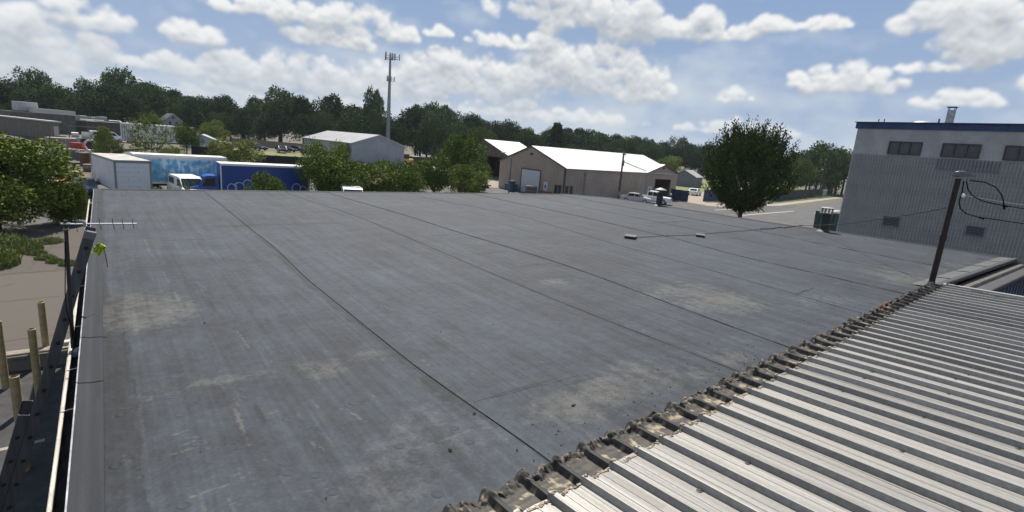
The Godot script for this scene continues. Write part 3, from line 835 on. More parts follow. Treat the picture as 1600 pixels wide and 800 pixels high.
func dock() -> void:
	# sunken truck dock beside the wall
	var g := Geo.new()
	g.quad(P(-9.2, -1.25, -3.1), P(-9.2, -1.25, 8.0), P(-0.25, -1.25, 8.0), P(-0.25, -1.25, -3.1))
	g.quad(P(-9.2, -1.25, 8.0), P(-9.2, -0.4, 19.4), P(-0.25, -0.4, 19.4), P(-0.25, -1.25, 8.0))
	structure(g, "dock_pavement", mat("dock_asphalt", 0.048, 0.048, 0.050, 0.95, 0.0, "mottle", 0.5))
	var st := Geo.new()
	var dy := func(z): return lerpf(-1.25, -0.4, (z - 8.0) / 11.4) + 0.006
	st.quad(P(-9.0, dy.call(15.0), 15.0), P(-9.0, dy.call(15.12), 15.12), P(-1.55, dy.call(15.32), 15.32), P(-1.55, dy.call(15.2), 15.2))
	structure(st, "road_marking", mat("worn_paint", 0.40, 0.38, 0.33, 0.9, 0.0, "speckle", 1.2))
	for s in [[-4.6, 19.36, 8.9, 0.2], [-9.1, 8.1, 0.2, 22.4]]:
		var w := Geo.new()
		w.cbox(P(s[0], -0.54, s[1]), Vector3(s[2], 1.12, s[3]), 0.02)
		var o := solo(w, "retaining_wall", mat("old_concrete", 0.17, 0.16, 0.14, 0.95, 0.0, "mottle", 0.5), "grey concrete retaining wall across the end of the sunken dock" if s[2] > 1.0 else "grey concrete retaining wall along the outer side of the sunken dock", "retaining wall")
		o.set_meta("kind", "thing")
	var cap := Geo.new()
	cap.cbox(P(-4.6, 0.04, 19.5), Vector3(8.6, 0.07, 0.34), 0.015)
	solo(cap, "concrete_curb", mat("concrete_pale", 0.27, 0.24, 0.20, 0.95, 0.0, "fine", 0.6), "pale concrete curb along the top of the dock end wall", "curb")
	var bol := Geo.new()
	bol.lathe([[0.085, -1.2], [0.085, 1.42], [0.072, 1.43], [0.068, 1.42], [0.068, 0.6]], Vector3.ZERO, 14)
	var bm := mat("bollard_paint", 0.40, 0.31, 0.155, 0.6, 0.0, "mottle", 1.2)
	var cut := Geo.new()
	cut.cyl(Vector3(0, 0.6, 0), Vector3(0, 0.61, 0), 0.067, 0.067, 12)
	var spots := [[-2.50, 18.3, "dull yellow steel pipe bollard beside the dock, outermost of the pair at its end"], [-1.76, 17.3, "dull yellow steel pipe bollard in the dock next to the leaning ladder"], [-1.74, 19.75, "dull yellow steel pipe bollard behind the curb at the dock end"], [-1.80, 14.2, "dull yellow steel pipe bollard rising from the white line in the dock"]]
	for s in spots:
		var o := thing("bollard", s[2], "bollard", P(s[0], 0, s[1]), 0.0, "yellow pipe bollards at the dock")
		part(bol, "pipe", bm, o)
		part(cut, "fill", mat("dark_fill", 0.02, 0.02, 0.02, 0.9), o)
	var blk := Geo.new()
	blk.cbox(P(-1.15, 0.10, 19.62), Vector3(0.42, 0.18, 0.22), 0.02)
	solo(blk, "concrete_block", mat("white_block", 0.62, 0.60, 0.56, 0.9, 0.0, "fine", 1.0), "small whitish concrete block on the dock curb near the wall", "block")

func block_building() -> void:
	# tall painted block building across the alley; its long wall faces the roofs
	var X := 32.0
	var o := thing("block_building", "tall grey fluted block building with a blue roof band and high windows", "building", P(X, 0, 11.45))
	var off := -o.position
	var z0 := 11.45
	var z1 := -16.0
	var g := Geo.new()
	g.box(off + P(X + 9.0, 4.7, (z0 + z1) * 0.5), Vector3(18.0, 9.4, z0 - z1))
	part(g, "wall", mat("block_smooth", 0.365, 0.372, 0.385, 0.9, 0.0, "soft", 0.35), o)
	# fluted face
	var fm := mat("block_fluted", 0.265, 0.270, 0.281, 0.9, 0.0, "soft", 0.5)
	var fl := Geo.new()
	var z := z0 - 0.06
	var k := 0
	while z > -6.0:
		fl.quad(off + P(X - 0.036, 0, z), off + P(X - 0.036, 8.07, z), off + P(X - 0.036, 8.07, z - 0.062), off + P(X - 0.036, 0, z - 0.062))
		fl.quad(off + P(X - 0.01, 0, z + 0.02), off + P(X - 0.01, 8.07, z + 0.02), off + P(X - 0.036, 8.07, z), off + P(X - 0.036, 0, z))
		fl.quad(off + P(X - 0.036, 0, z - 0.062), off + P(X - 0.036, 8.07, z - 0.062), off + P(X - 0.01, 8.07, z - 0.08), off + P(X - 0.01, 0, z - 0.08))
		fl.quad(off + P(X - 0.036, 8.07, z), off + P(X - 0.036, 8.07, z - 0.062), off + P(X, 8.08, z - 0.08), off + P(X, 8.08, z + 0.02))
		z -= 0.132
		k += 1
	part(fl, "fluted_block_face", fm, o)
	# course joints, recessed lines every block course
	var jg := Geo.new()
	for i in 39:
		jg.box(off + P(X - 0.02, 0.2 + i * 0.2, 2.7), Vector3(0.036, 0.014, 17.4))
	part(jg, "mortar_joints", mat("joint", 0.20, 0.205, 0.22, 0.95), o)
	# darker repainted patches on the upper flutes
	for pz in [[7.7, 5.45, 7.5, 8.06], [3.6, 0.6, 7.3, 8.06]]:
		var pf := Geo.new()
		var zq := z0 - 0.06
		while zq > pz[1]:
			if zq < pz[0]: pf.box(off + P(X - 0.038, (pz[2] + pz[3]) * 0.5, zq - 0.031), Vector3(0.006, pz[3] - pz[2], 0.062))
			zq -= 0.132
		part(pf, "repainted_flutes", mat("block_patch", 0.115, 0.125, 0.15, 0.9, 0.0, "soft", 0.5), o)
	# roof band and cap
	var bm := mat("blue_band", 0.013, 0.042, 0.15, 0.45, 0.0, "mottle", 0.3)
	for i in 9:
		var zb := z0 + 0.1 - i * 3.05
		var q := Geo.new()
		q.box(off + P(X + 0.02, 9.55, zb - 1.52), Vector3(0.16, 0.30, 3.04))
		part(q, "blue_band_panel", bm, o)
	var eb := Geo.new()
	eb.box(off + P(X + 9.0, 9.55, z0 + 0.05), Vector3(17.8, 0.30, 0.12))
	part(eb, "blue_band_panel", bm, o)
	var cp := Geo.new()
	cp.box(off + P(X + 9.0, 9.72, (z0 + z1) * 0.5), Vector3(18.3, 0.035, z0 - z1 + 0.3))
	part(cp, "roof_cap", bm, o)
	# windows: three panes each in dark frames, set back
	var frm := mat("window_frame", 0.03, 0.032, 0.036, 0.5)
	var gl := StandardMaterial3D.new()
	gl.albedo_color = Color(0.035, 0.039, 0.048).linear_to_srgb()
	gl.roughness = 0.06
	gl.metallic_specular = 0.45
	for w in [[9.83, 8.47], [7.62, 6.23], [5.36, 3.97], [3.1, 1.75]]:
		var wo := Geo.new()
		var a: float = w[0]; var b: float = w[1]
		var yb := 8.17; var yt := 8.77
		for e in [[yb, 0.05], [yt, 0.05]]:
			wo.box(off + P(X - 0.02, e[0], (a + b) * 0.5), Vector3(0.10, e[1], a - b + 0.05))
		for i in 4:
			wo.box(off + P(X - 0.022, (yb + yt) * 0.5, lerpf(a, b, i / 3.0)), Vector3(0.09, yt - yb, 0.045))
		var fr := part(wo, "window", frm, o)
		for i in 3:
			var pg := Geo.new()
			pg.box(off + P(X - 0.012, (yb + yt) * 0.5, lerpf(a, b, (i + 0.5) / 3.0)), Vector3(0.02, yt - yb - 0.05, (a - b) / 3.0 - 0.045))
			part(pg, "pane", gl, fr)
		# torn paper behind the glass
		if w[0] > 5.0 and w[0] < 10.0:
			var ci := 0
			for c in [[0.12, 0.25], [0.45, 0.4], [0.72, 0.3]]:
				var zc := lerpf(a, b, c[0])
				var q := Geo.new()
				q.tri(off + P(X - 0.024, yt - 0.05, zc), off + P(X - 0.024, yt - 0.05 - c[1], zc - 0.08 - 0.04 * ci), off + P(X - 0.024, yt - 0.05, zc - 0.26))
				part(q, "torn_blind", mat("torn_blind", 0.09, 0.094, 0.105, 0.9), fr)
				ci += 1
	# louvre vents
	for w in [[9.35, 8.63, 4.52, 5.0], [5.97, 5.31, 4.62, 5.07]]:
		var fr := Geo.new()
		var zc: float = (w[0] + w[1]) * 0.5
		fr.box(off + P(X - 0.065, w[3], zc), Vector3(0.05, 0.03, w[0] - w[1] + 0.04))
		fr.box(off + P(X - 0.065, w[2], zc), Vector3(0.05, 0.03, w[0] - w[1] + 0.04))
		for s in [w[0], w[1]]: fr.box(off + P(X - 0.065, (w[2] + w[3]) * 0.5, s), Vector3(0.05, w[3] - w[2], 0.03))
		var vp := part(fr, "louvre_vent", mat("vent_frame", 0.14, 0.15, 0.17, 0.6), o)
		var bk := Geo.new()
		bk.box(off + P(X - 0.058, (w[2] + w[3]) * 0.5, zc), Vector3(0.01, w[3] - w[2], w[0] - w[1]))
		part(bk, "backing", mat("vent_dark", 0.02, 0.022, 0.03, 0.8), vp)
		for i in 6:
			var sl := Geo.new()
			sl.box(off + P(X - 0.075, lerpf(w[2], w[3], (i + 0.5) / 6.0), zc), Vector3(0.045, 0.008, w[0] - w[1] - 0.02), Basis(Vector3.BACK, 0.7))
			part(sl, "louvre", mat("vent_slat", 0.12, 0.13, 0.15, 0.6), vp)
	# things standing on its roof
	var ch := thing("roof_flue", "pale square flue with a flat metal cap on the block building roof", "flue", P(X + 2.2, 9.72, 8.15))
	var cg := Geo.new()
	cg.cbox(Vector3(0, 0.38, 0), Vector3(0.30, 0.9, 0.30), 0.02)
	part(cg, "flue_pipe", mat("flue_paint", 0.5, 0.49, 0.47, 0.8, 0.0, "mottle", 0.8), ch)
	var cc := Geo.new()
	cc.box(Vector3(0, 0.98, 0), Vector3(0.40, 0.035, 0.40))
	for sx in [-0.13, 0.13]:
		for sz in [-0.13, 0.13]: cc.box(Vector3(sx, 0.90, sz), Vector3(0.03, 0.15, 0.03))
	part(cc, "flue_cap", mat("flue_cap", 0.10, 0.10, 0.10, 0.5, 0.5), ch)
	var rv := thing("roof_ventilator", "low round ventilator with a stub pipe beside the flue", "ventilator", P(X + 1.6, 9.72, 9.0))
	var rg := Geo.new()
	rg.lathe([[0.45, 0.0], [0.45, 0.1], [0.55, 0.12], [0.4, 0.2], [0.0, 0.24]], Vector3.ZERO, 14)
	part(rg, "cowl", mat("cowl", 0.32, 0.33, 0.34, 0.5, 0.4), rv)
	var rp := Geo.new()
	rp.cyl(Vector3(0.3, 0, -0.9 + 1.4), Vector3(0.3, 0.38, 0.5), 0.04, 0.04, 8)
	part(rp, "stub_pipe", mat("dark_pipe", 0.06, 0.06, 0.06, 0.6), rv)
	for s in [10.75, 10.5]:
		var q := Geo.new()
		q.cyl(P(X + 0.6, 9.72, s), P(X + 0.6, 9.95, s), 0.025, 0.025, 6)
		solo(q, "vent_pipe", mat("dark_pipe"), "thin dark vent pipe near the corner of the block building roof", "pipe", "vent pipes on the block building roof")
	# lower gravel roof in the alley with a blue-capped parapet
	var lr := thing("gravel_roof_annex", "low annex with a gravel roof and blue coping in the alley", "annex", P(16, 0, 2.2))
	var lo := -lr.position
	var a1 := Geo.new()
	a1.box(lo + P(27.9, 1.15, -0.7), Vector3(7.2, 2.3, 10.6))
	part(a1, "wall", mat("blue_siding"), lr)
	var a2 := Geo.new()
	for i in 36:
		for j in 52:
			var q := []
			for c in [[0, 0], [0, 1], [1, 1], [1, 0]]:
				var xx: float = 24.3 + (i + c[0]) * 0.2
				var zz: float = -6.0 + (j + c[1]) * 0.2
				q.append(lo + P(xx, 2.42 + 0.08 * sin(xx * 9.1 + zz * 3.0) * sin(zz * 7.7), zz))
			a2.quad(q[0], q[1], q[2], q[3])
	var gr := part(a2, "gravel", mat("gravel", 0.22, 0.19, 0.155, 0.95, 0.0, "speckle", 1.6), lr)
	gr.set_meta("kind", "stuff")
	for e in [[31.45, -0.7, 0.25, 10.8, "z"], [27.9, 4.6, 7.0, 0.25, "x"]]:
		var a3 := Geo.new()
		a3.box(lo + P(e[0], 2.62, e[1]), Vector3(e[2], 0.64, e[3]))
		part(a3, "parapet", mat("blue_siding"), lr)
		var a4 := Geo.new()
		a4.cbox(lo + P(e[0], 2.965, e[1]), Vector3(e[2] + 0.10, 0.05, e[3] + 0.10), 0.01)
		part(a4, "coping", mat("blue_coping", 0.16, 0.23, 0.32, 0.4, 0.2, "mottle", 0.6), lr)

# a gabled metal shed. axis +X along the ridge, origin at the middle of its base
func shed(o: Node3D, len: float, wid: float, eave: float, ridge: float, wm: Material, rm: Material, tm: Material, ribs := true, side_open := [], gable_open := []) -> void:
	var hw := wid * 0.5
	var hl := len * 0.5
	for s in [-1.0, 1.0]:
		var g := Geo.new()
		if s > 0.0 and side_open:
			for e in [[-hl, side_open[0], 0.0], [side_open[1], hl, 0.0], [side_open[0], side_open[1], side_open[2]]]:
				g.quad(Vector3(e[0], e[2], hw), Vector3(e[0], eave, hw), Vector3(e[1], eave, hw), Vector3(e[1], e[2], hw))
		else:
			g.quad(Vector3(-hl, 0, s * hw), Vector3(-hl, eave, s * hw), Vector3(hl, eave, s * hw), Vector3(hl, 0, s * hw))
		if ribs:
			var x := -hl + 0.3
			while x < hl:
				if not (s > 0.0 and side_open and x > side_open[0] - 0.1 and x < side_open[1] + 0.1): g.box(Vector3(x, eave * 0.5, s * (hw + 0.012)), Vector3(0.06, eave, 0.03))
				x += 0.61
		part(g, "side_wall", wm, o)
		var e := Geo.new()
		var gx = s * hl
		if s < 0.0 and gable_open:
			for q in [[-hw, gable_open[0], 0.0], [gable_open[1], hw, 0.0], [gable_open[0], gable_open[1], gable_open[2]]]:
				e.quad(Vector3(gx, q[2], q[0]), Vector3(gx, eave, q[0]), Vector3(gx, eave, q[1]), Vector3(gx, q[2], q[1]))
		else:
			e.quad(Vector3(gx, 0, -hw), Vector3(gx, eave, -hw), Vector3(gx, eave, hw), Vector3(gx, 0, hw))
		e.tri(Vector3(gx, eave, -hw), Vector3(gx, ridge, 0), Vector3(gx, eave, hw))
		if ribs:
			var z := -hw + 0.3
			while z < hw:
				var top := lerpf(ridge, eave, absf(z) / hw)
				if s < 0.0 and gable_open and z > gable_open[0] and z < gable_open[1]: e.box(Vector3(gx + s * 0.012, (top + gable_open[2]) * 0.5 - 0.02, z), Vector3(0.03, top - gable_open[2] - 0.04, 0.06))
				else: e.box(Vector3(gx + s * 0.012, top * 0.5 - 0.02, z), Vector3(0.03, top - 0.04, 0.06))
				z += 0.61
		part(e, "gable_wall", wm, o)
		# roof slope in panels
		var n := maxi(1, int(len / 3.0))
		for i in n:
			var q := Geo.new()
			var xa := -hl - 0.15 + (len + 0.3) * i / n
			var xb := -hl - 0.15 + (len + 0.3) * (i + 1) / n
			var d := Vector3(0, (eave - ridge) * 0.25 / hw, s * 0.25)
			var rise := Vector3(0, 0.05 + 0.004 * (i % 2), 0)
			q.quad(Vector3(xa, ridge, 0) + rise, Vector3(xb - 0.01, ridge, 0) + rise, Vector3(xb - 0.01, eave, s * hw) + d + rise, Vector3(xa, eave, s * hw) + d + rise)
			q.quad(Vector3(xa, eave, s * hw) + d + rise, Vector3(xb - 0.01, eave, s * hw) + d + rise, Vector3(xb - 0.01, eave - 0.08, s * hw) + d + rise, Vector3(xa, eave - 0.08, s * hw) + d + rise)
			var xx := xa + 0.2
			while xx < xb - 0.1:
				var m0 := Vector3(xx, ridge, 0) + rise
				var m1 := Vector3(xx, eave, s * hw) + d + rise
				q.cyl(m0, m1, 0.02, 0.02, 3, false)
				xx += 0.6
			part(q, "roof_panel", rm, o)
		var t := Geo.new()
		for s2 in [-1.0, 1.0]:
			var m0 := Vector3(gx + s * 0.16, ridge - 0.02, 0)
			var m1 := Vector3(gx + s * 0.16, eave - 0.06, s2 * (hw + 0.25))
			var mid := (m0 + m1) * 0.5
			var ln := (m1 - m0).length()
			t.box(mid, Vector3(0.04, 0.16, ln), Basis(Vector3.RIGHT, atan2(-(m1.y - m0.y), m1.z - m0.z)))
		part(t, "gable_trim", tm, o)

func tan_building() -> void:
	var wm := mat("tan_metal", 0.36, 0.292, 0.236, 0.7, 0.0, "soft", 0.08)
	var rm := mat("white_roof", 0.60, 0.605, 0.60, 0.5, 0.0, "soft", 0.1)
	var tm := mat("brown_trim", 0.055, 0.045, 0.04, 0.6)
	var o := thing("tan_warehouse", "tan metal warehouse with a white gabled roof and roller door", "warehouse", P(66.0, 0, 63.2))
	shed(o, 27.0, 16.0, 4.5, 7.25, wm, rm, tm, true, [7.3, 11.8, 3.5])
	# cross gable over the vehicle bay, at the +x end of the street side (local +Z is towards the street)
	var cg := Geo.new()
	var zf := 8.06
	cg.quad(Vector3(5.1, 0, zf), Vector3(5.1, 4.5, zf), Vector3(7.3, 4.5, zf), Vector3(7.3, 0, zf))
	cg.quad(Vector3(11.8, 0, zf), Vector3(11.8, 4.5, zf), Vector3(13.55, 4.5, zf), Vector3(13.55, 0, zf))
	cg.quad(Vector3(7.3, 3.5, zf), Vector3(7.3, 4.5, zf), Vector3(11.8, 4.5, zf), Vector3(11.8, 3.5, zf))
	cg.tri(Vector3(5.1, 4.5, zf), Vector3(9.33, 5.9, zf), Vector3(13.55, 4.5, zf))
	part(cg, "cross_gable", wm, o)
	for s in [-1.0, 1.0]:
		var q := Geo.new()
		var ex: float = 9.33 + s * 4.45
		q.quad(Vector3(9.33, 5.98, zf + 0.25), Vector3(9.33, 5.98, 3.6), Vector3(ex, 4.56, 7.6), Vector3(ex, 4.50, zf + 0.25))
		part(q, "roof_panel", rm, o)
		var t := Geo.new()
		var m0 := Vector3(9.33, 5.9, zf + 0.26); var m1 := Vector3(ex, 4.44, zf + 0.26)
		t.box((m0 + m1) * 0.5, Vector3((m1 - m0).length(), 0.14, 0.03), Basis(Vector3.BACK, atan2(m1.y - m0.y, m1.x - m0.x)))
		part(t, "gable_trim", tm, o)
	var bfr := Geo.new()
	for x in [7.3, 11.8]: bfr.box(Vector3(x, 1.75, zf + 0.03), Vector3(0.14, 3.5, 0.10))
	bfr.box(Vector3(9.55, 3.56, zf + 0.03), Vector3(4.64, 0.13, 0.10))
	part(bfr, "bay_frame", mat("tan_light", 0.34, 0.29, 0.24, 0.7), o)
	# valley flashing on the big roof
	var vf := Geo.new()
	vf.cyl(Vector3(4.8, 4.70, 8.1), Vector3(3.4, 5.9, 4.2), 0.05, 0.05, 5)
	part(vf, "valley_flashing", tm, o)
	# roller door in the gable end (local -X faces the black roof)
	var gx := -13.55
	var rd := Geo.new()
	rd.box(Vector3(gx - 0.02, 3.7, 0.35), Vector3(0.10, 0.16, 4.6))
	for z in [-1.95, 2.65]: rd.box(Vector3(gx - 0.02, 1.85, z), Vector3(0.10, 3.7, 0.16))
	var rf := part(rd, "roller_door", mat("brown_frame", 0.13, 0.10, 0.085, 0.7), o)
	for i in 12:
		var sl := Geo.new()
		sl.cbox(Vector3(gx - 0.02, 0.15 + i * 0.295, 0.35), Vector3(0.07, 0.285, 4.4), 0.02)
		part(sl, "door_slat", mat("door_white", 0.50, 0.53, 0.57, 0.5), rf)
	# white entry door, paired windows, gable lamp, downpipe
	var ed := Geo.new()
	ed.cbox(Vector3(gx - 0.03, 1.05, 4.1), Vector3(0.08, 2.1, 0.95), 0.01)
	var dp := part(ed, "entry_door", mat("door_white"), o)
	var dw := Geo.new()
	dw.box(Vector3(gx - 0.075, 1.45, 4.1), Vector3(0.02, 0.4, 0.3))
	part(dw, "door_pane", mat("dark_glass", 0.03, 0.035, 0.045, 0.1), dp)
	for z in [6.4, 7.2]:
		var wg := Geo.new()
		wg.box(Vector3(gx - 0.02, 1.2, z), Vector3(0.06, 1.5, 0.62))
		var wp := part(wg, "window", mat("tan_dark", 0.10, 0.085, 0.075, 0.7), o)
		var wq := Geo.new()
		wq.box(Vector3(gx - 0.055, 1.2, z), Vector3(0.02, 1.38, 0.5))
		part(wq, "pane", mat("dark_glass"), wp)
	for x in [-12.9, -12.0]:
		var wg := Geo.new()
		wg.box(Vector3(x, 1.2, 8.02), Vector3(0.62, 1.5, 0.06))
		var wp := part(wg, "window", mat("tan_dark"), o)
		var wq := Geo.new()
		wq.box(Vector3(x, 1.2, 8.055), Vector3(0.5, 1.38, 0.02))
		part(wq, "pane", mat("dark_glass"), wp)
	var lm := Geo.new()
	lm.cbox(Vector3(gx - 0.12, 6.05, 0.2), Vector3(0.22, 0.28, 0.42), 0.04)
	part(lm, "gable_lamp", mat("lamp_dark", 0.03, 0.03, 0.03, 0.5), o)
	var lm2 := Geo.new()
	lm2.cbox(Vector3(9.3, 5.35, zf + 0.1), Vector3(0.3, 0.3, 0.18), 0.04)
	part(lm2, "gable_lamp", mat("lamp_dark"), o)
	var dn := Geo.new()
	dn.box(Vector3(gx - 0.03, 2.25, 8.06), Vector3(0.22, 4.5, 0.16))
	part(dn, "corner_trim", tm, o)
	var cd := Geo.new()
	cd.cyl(Vector3(-9.4, 0.2, 8.08), Vector3(-9.4, 4.1, 8.08), 0.04, 0.04, 6)
	cd.cbox(Vector3(-9.4, 3.6, 8.1), Vector3(0.3, 0.4, 0.12), 0.02)
	part(cd, "conduit", mat("tan_conduit", 0.16, 0.135, 0.12, 0.7), o)
	var pd := Geo.new()
	pd.cbox(Vector3(6.2, 1.15, 8.1), Vector3(1.0, 2.1, 0.08), 0.01)
	var pdp := part(pd, "entry_door", mat("door_white"), o)
	var pn := Geo.new()
	pn.box(Vector3(6.2, 1.7, 8.15), Vector3(0.3, 0.35, 0.02))
	part(pn, "door_pane", mat("dark_glass"), pdp)
	# clutter along its foot
	var bar := thing("blue_barrel_crate", "blue plastic crate at the foot of the tan warehouse by the roller door", "crate", P(51.4, 0, 66.3))
	var b1 := Geo.new(); b1.cbox(Vector3(0, 0.5, 0), Vector3(1.0, 1.0, 2.2), 0.06)
	part(b1, "crate_body", mat("blue_plastic", 0.03, 0.10, 0.22, 0.5), bar)
	var b1b := Geo.new(); b1b.cbox(Vector3(0, 1.02, 0), Vector3(1.1, 0.08, 2.3), 0.02)
	part(b1b, "crate_rim", mat("blue_plastic_dark", 0.02, 0.06, 0.15, 0.5), bar)
	var pl := thing("lumber_pile", "pile of weathered boards lying beside the tan warehouse", "lumber pile", P(48.0, 0, 69.4), 0.3)
	for i in 7:
		var q := Geo.new()
		q.box(Vector3(rng.randf_range(-0.2, 0.2), 0.35 + 0.13 * (i / 3), -0.5 + (i % 3) * 0.5), Vector3(3.4, 0.1, 0.32), Basis(Vector3.UP, rng.randf_range(-0.12, 0.12)))
		part(q, "board", mat("weathered_wood", 0.30, 0.25, 0.19, 0.9, 0.0, "fine", 0.8), pl)
	var bl := Geo.new()
	for z in [-0.5, 0.6]: bl.box(Vector3(z, 0.15, 0), Vector3(0.2, 0.3, 1.6))
	part(bl, "skid", mat("dark_wood", 0.05, 0.04, 0.03, 0.9), pl)
	var rr := thing("red_pallet", "low red pallet box at the foot of the tan warehouse", "pallet", P(51.6, 0, 58.2))
	for i in 5:
		var q := Geo.new(); q.box(Vector3(0, 0.75 + 0.0, -0.9 + i * 0.45), Vector3(1.1, 0.05, 0.4))
		part(q, "deck_board", mat("red_paint", 0.25, 0.06, 0.045, 0.7), rr)
	var rq := Geo.new(); rq.cbox(Vector3(0, 0.36, 0), Vector3(1.0, 0.7, 2.1), 0.03)
	part(rq, "base", mat("red_grey", 0.20, 0.12, 0.11, 0.8), rr)

func yard_buildings() -> void:
	# pale blue-grey shed with a white roof beyond the trucks
	var gm := mat("shed_grey", 0.30, 0.335, 0.385, 0.6, 0.0, "soft", 0.1)
	var o := thing("grey_shed", "pale blue-grey metal shed with a light gabled roof behind the bushes", "shed", P(46.3, 0.0, 122.3), atan2(28.6, -1.5))
	shed(o, 28.5, 12.2, 4.95, 7.0, gm, mat("pale_roof", 0.34, 0.345, 0.35, 0.5, 0.0, "soft", 0.1), mat("pale_trim_b", 0.42, 0.45, 0.5, 0.6))
	# brown shed behind the tan warehouse
	var b := thing("brown_shed", "dark brown open shed with a white gabled roof behind the tan warehouse", "shed", P(66.5, 0, 90.0))
	shed(b, 9.0, 16.0, 5.2, 7.85, mat("brown_wall", 0.10, 0.082, 0.07, 0.8, 0.0, "mottle", 0.15), mat("white_roof"), mat("brown_trim"), true, [], [-6.2, 7.8, 4.6])
	# small blue-grey garage
	var g := thing("small_garage", "small blue-grey garage with a wide pale door", "garage", P(17.2, 0.2, 131.5), atan2(0.98, 0.2))
	shed(g, 8.0, 6.6, 2.6, 3.9, mat("garage_wall", 0.26, 0.31, 0.37, 0.7), mat("garage_roof", 0.33, 0.36, 0.40, 0.6), mat("garage_trim", 0.4, 0.43, 0.47, 0.6), false)
	var gd := Geo.new()
	for i in 4: gd.cbox(Vector3(-4.04, 0.28 + i * 0.53, -0.2), Vector3(0.06, 0.5, 4.6), 0.02)
	part(gd, "garage_door", mat("garage_door", 0.42, 0.46, 0.50, 0.6), g)
	# house gable showing in front of the wood
	var h := thing("grey_house", "small grey house with a steep gable in front of the dark wood", "house", P(15.4, 0.3, 178.0), atan2(0.99, -0.1))
	shed(h, 7.0, 4.2, 5.9, 7.9, mat("house_wall", 0.20, 0.21, 0.23, 0.8), mat("house_roof", 0.10, 0.10, 0.105, 0.8), mat("house_trim", 0.36, 0.36, 0.37, 0.7), false)
	for w in [[5.2, -0.8], [5.2, 0.8], [6.8, 0.0]]:
		var q := Geo.new(); q.box(Vector3(-3.54, w[0], w[1]), Vector3(0.06, 1.1 if w[0] < 6.0 else 0.6, 0.6))
		part(q, "window", mat("dark_glass"), h)
	# long tan factory wall at the far end of the yard
	var wm := mat("factory_tan", 0.20, 0.18, 0.155, 0.8, 0.0, "streak", 0.2)
	var A := thing("tan_factory_shed", "long low tan-brown metal factory building with pale eave behind the yard", "building", P(-12.6, land(-12, 145), 141.7), atan2(0.924, -0.383))
	var ga := Geo.new()
	ga.box(Vector3(14.2, 1.6, 0.5), Vector3(57.0, 3.2, 1.0))
	part(ga, "wall", wm, A)
	var rib := Geo.new()
	for i in 95: rib.box(Vector3(-14.2 + i * 0.6, 1.6, -0.02), Vector3(0.12, 3.15, 0.05))
	part(rib, "wall_ribs", wm, A)
	var gr := Geo.new()
	gr.box(Vector3(14.2, 3.32, 0.5), Vector3(57.6, 0.24, 1.6))
	part(gr, "roof", mat("pale_eave", 0.42, 0.41, 0.38, 0.6), A)
	var gd2 := Geo.new(); gd2.box(Vector3(-14.34, 1.3, 0.5), Vector3(0.06, 2.4, 0.7))
	part(gd2, "side_door", mat("pale_door", 0.40, 0.38, 0.34, 0.7), A)
	# boxy grey factory with pale parapet
	var B := thing("grey_factory_block", "boxy dark grey factory block with a pale parapet behind the tan shed", "building", P(-9.0, land(-9, 166), 166.0), 0.35)
	var gb := Geo.new(); gb.box(Vector3(-3.0, 2.2, 0), Vector3(11.4, 4.4, 10.0))
	part(gb, "wall", mat("factory_grey", 0.115, 0.11, 0.105, 0.85, 0.0, "mottle", 0.2), B)
	var gp := Geo.new(); gp.box(Vector3(-0.9, 4.9, 0), Vector3(7.4, 1.0, 10.2))
	part(gp, "parapet", mat("pale_eave"), B)
	var pen := thing("roof_penthouse", "pale box penthouse standing on the grey factory roof", "penthouse", P(-13.5, land(-13, 167) + 4.4, 165.0), 0.35)
	var pg := Geo.new(); pg.cbox(Vector3(0, 1.1, 0), Vector3(3.6, 2.2, 3.6), 0.05)
	part(pg, "penthouse_wall", mat("penthouse", 0.33, 0.34, 0.36, 0.7), pen)
	var pg2 := Geo.new(); pg2.box(Vector3(0, -0.02, 0), Vector3(3.9, 0.5, 3.9))
	part(pg2, "base", mat("factory_grey"), pen)
	# low dark factory with ducts on its roof
	var C := thing("dark_factory_wing", "low dark brick factory wing carrying ducts and fans on its roof", "building", P(-2.0, land(-2, 178), 176.0), 0.85)
	var gc := Geo.new(); gc.box(Vector3(0, 1.6, 0), Vector3(13.0, 3.2, 9.0))
	part(gc, "wall", mat("factory_dark", 0.075, 0.07, 0.066, 0.9, 0.0, "mottle", 0.2), C)
	var gt := Geo.new(); gt.box(Vector3(0, 3.26, 0), Vector3(13.3, 0.14, 9.3))
	part(gt, "roof_edge", mat("factory_edge", 0.16, 0.16, 0.16, 0.7), C)
	for s in [[-4.2, 2.0, 1.2], [-1.5, 1.2, 0.9], [1.8, 2.4, 1.3]]:
		var q := Geo.new()
		q.cbox(Vector3(s[0], 3.9, 1.0), Vector3(s[1], s[2], 1.6), 0.06)
		part(q, "roof_fan_unit", mat("unit_grey", 0.24, 0.25, 0.26, 0.6, 0.3), C)
	var du := Geo.new()
	du.tube([Vector3(3.0, 3.7, 2.0), Vector3(6.6, 3.7, 2.0), Vector3(6.6, 2.0, 4.6)], 0.16, 6)
	du.tube([Vector3(-6.0, 3.6, 2.5), Vector3(1.0, 3.6, 2.5)], 0.10, 6)
	part(du, "duct", mat("duct", 0.42, 0.42, 0.42, 0.5, 0.4), C)
	# yard racks in front of the factories
	var rk := thing("pipe_rack", "open steel rack with white tanks in the far yard", "rack", P(-2.2, land(-2, 140), 138.0), 0.1)
	var rg := Geo.new()
	for x in [-3.0, 0.0, 3.2]: rg.box(Vector3(x, 1.3, 0), Vector3(0.14, 2.6, 0.14))
	rg.box(Vector3(0.1, 2.55, 0), Vector3(6.8, 0.16, 0.2))
	part(rg, "frame", mat("rack_steel", 0.12, 0.10, 0.09, 0.7), rk)
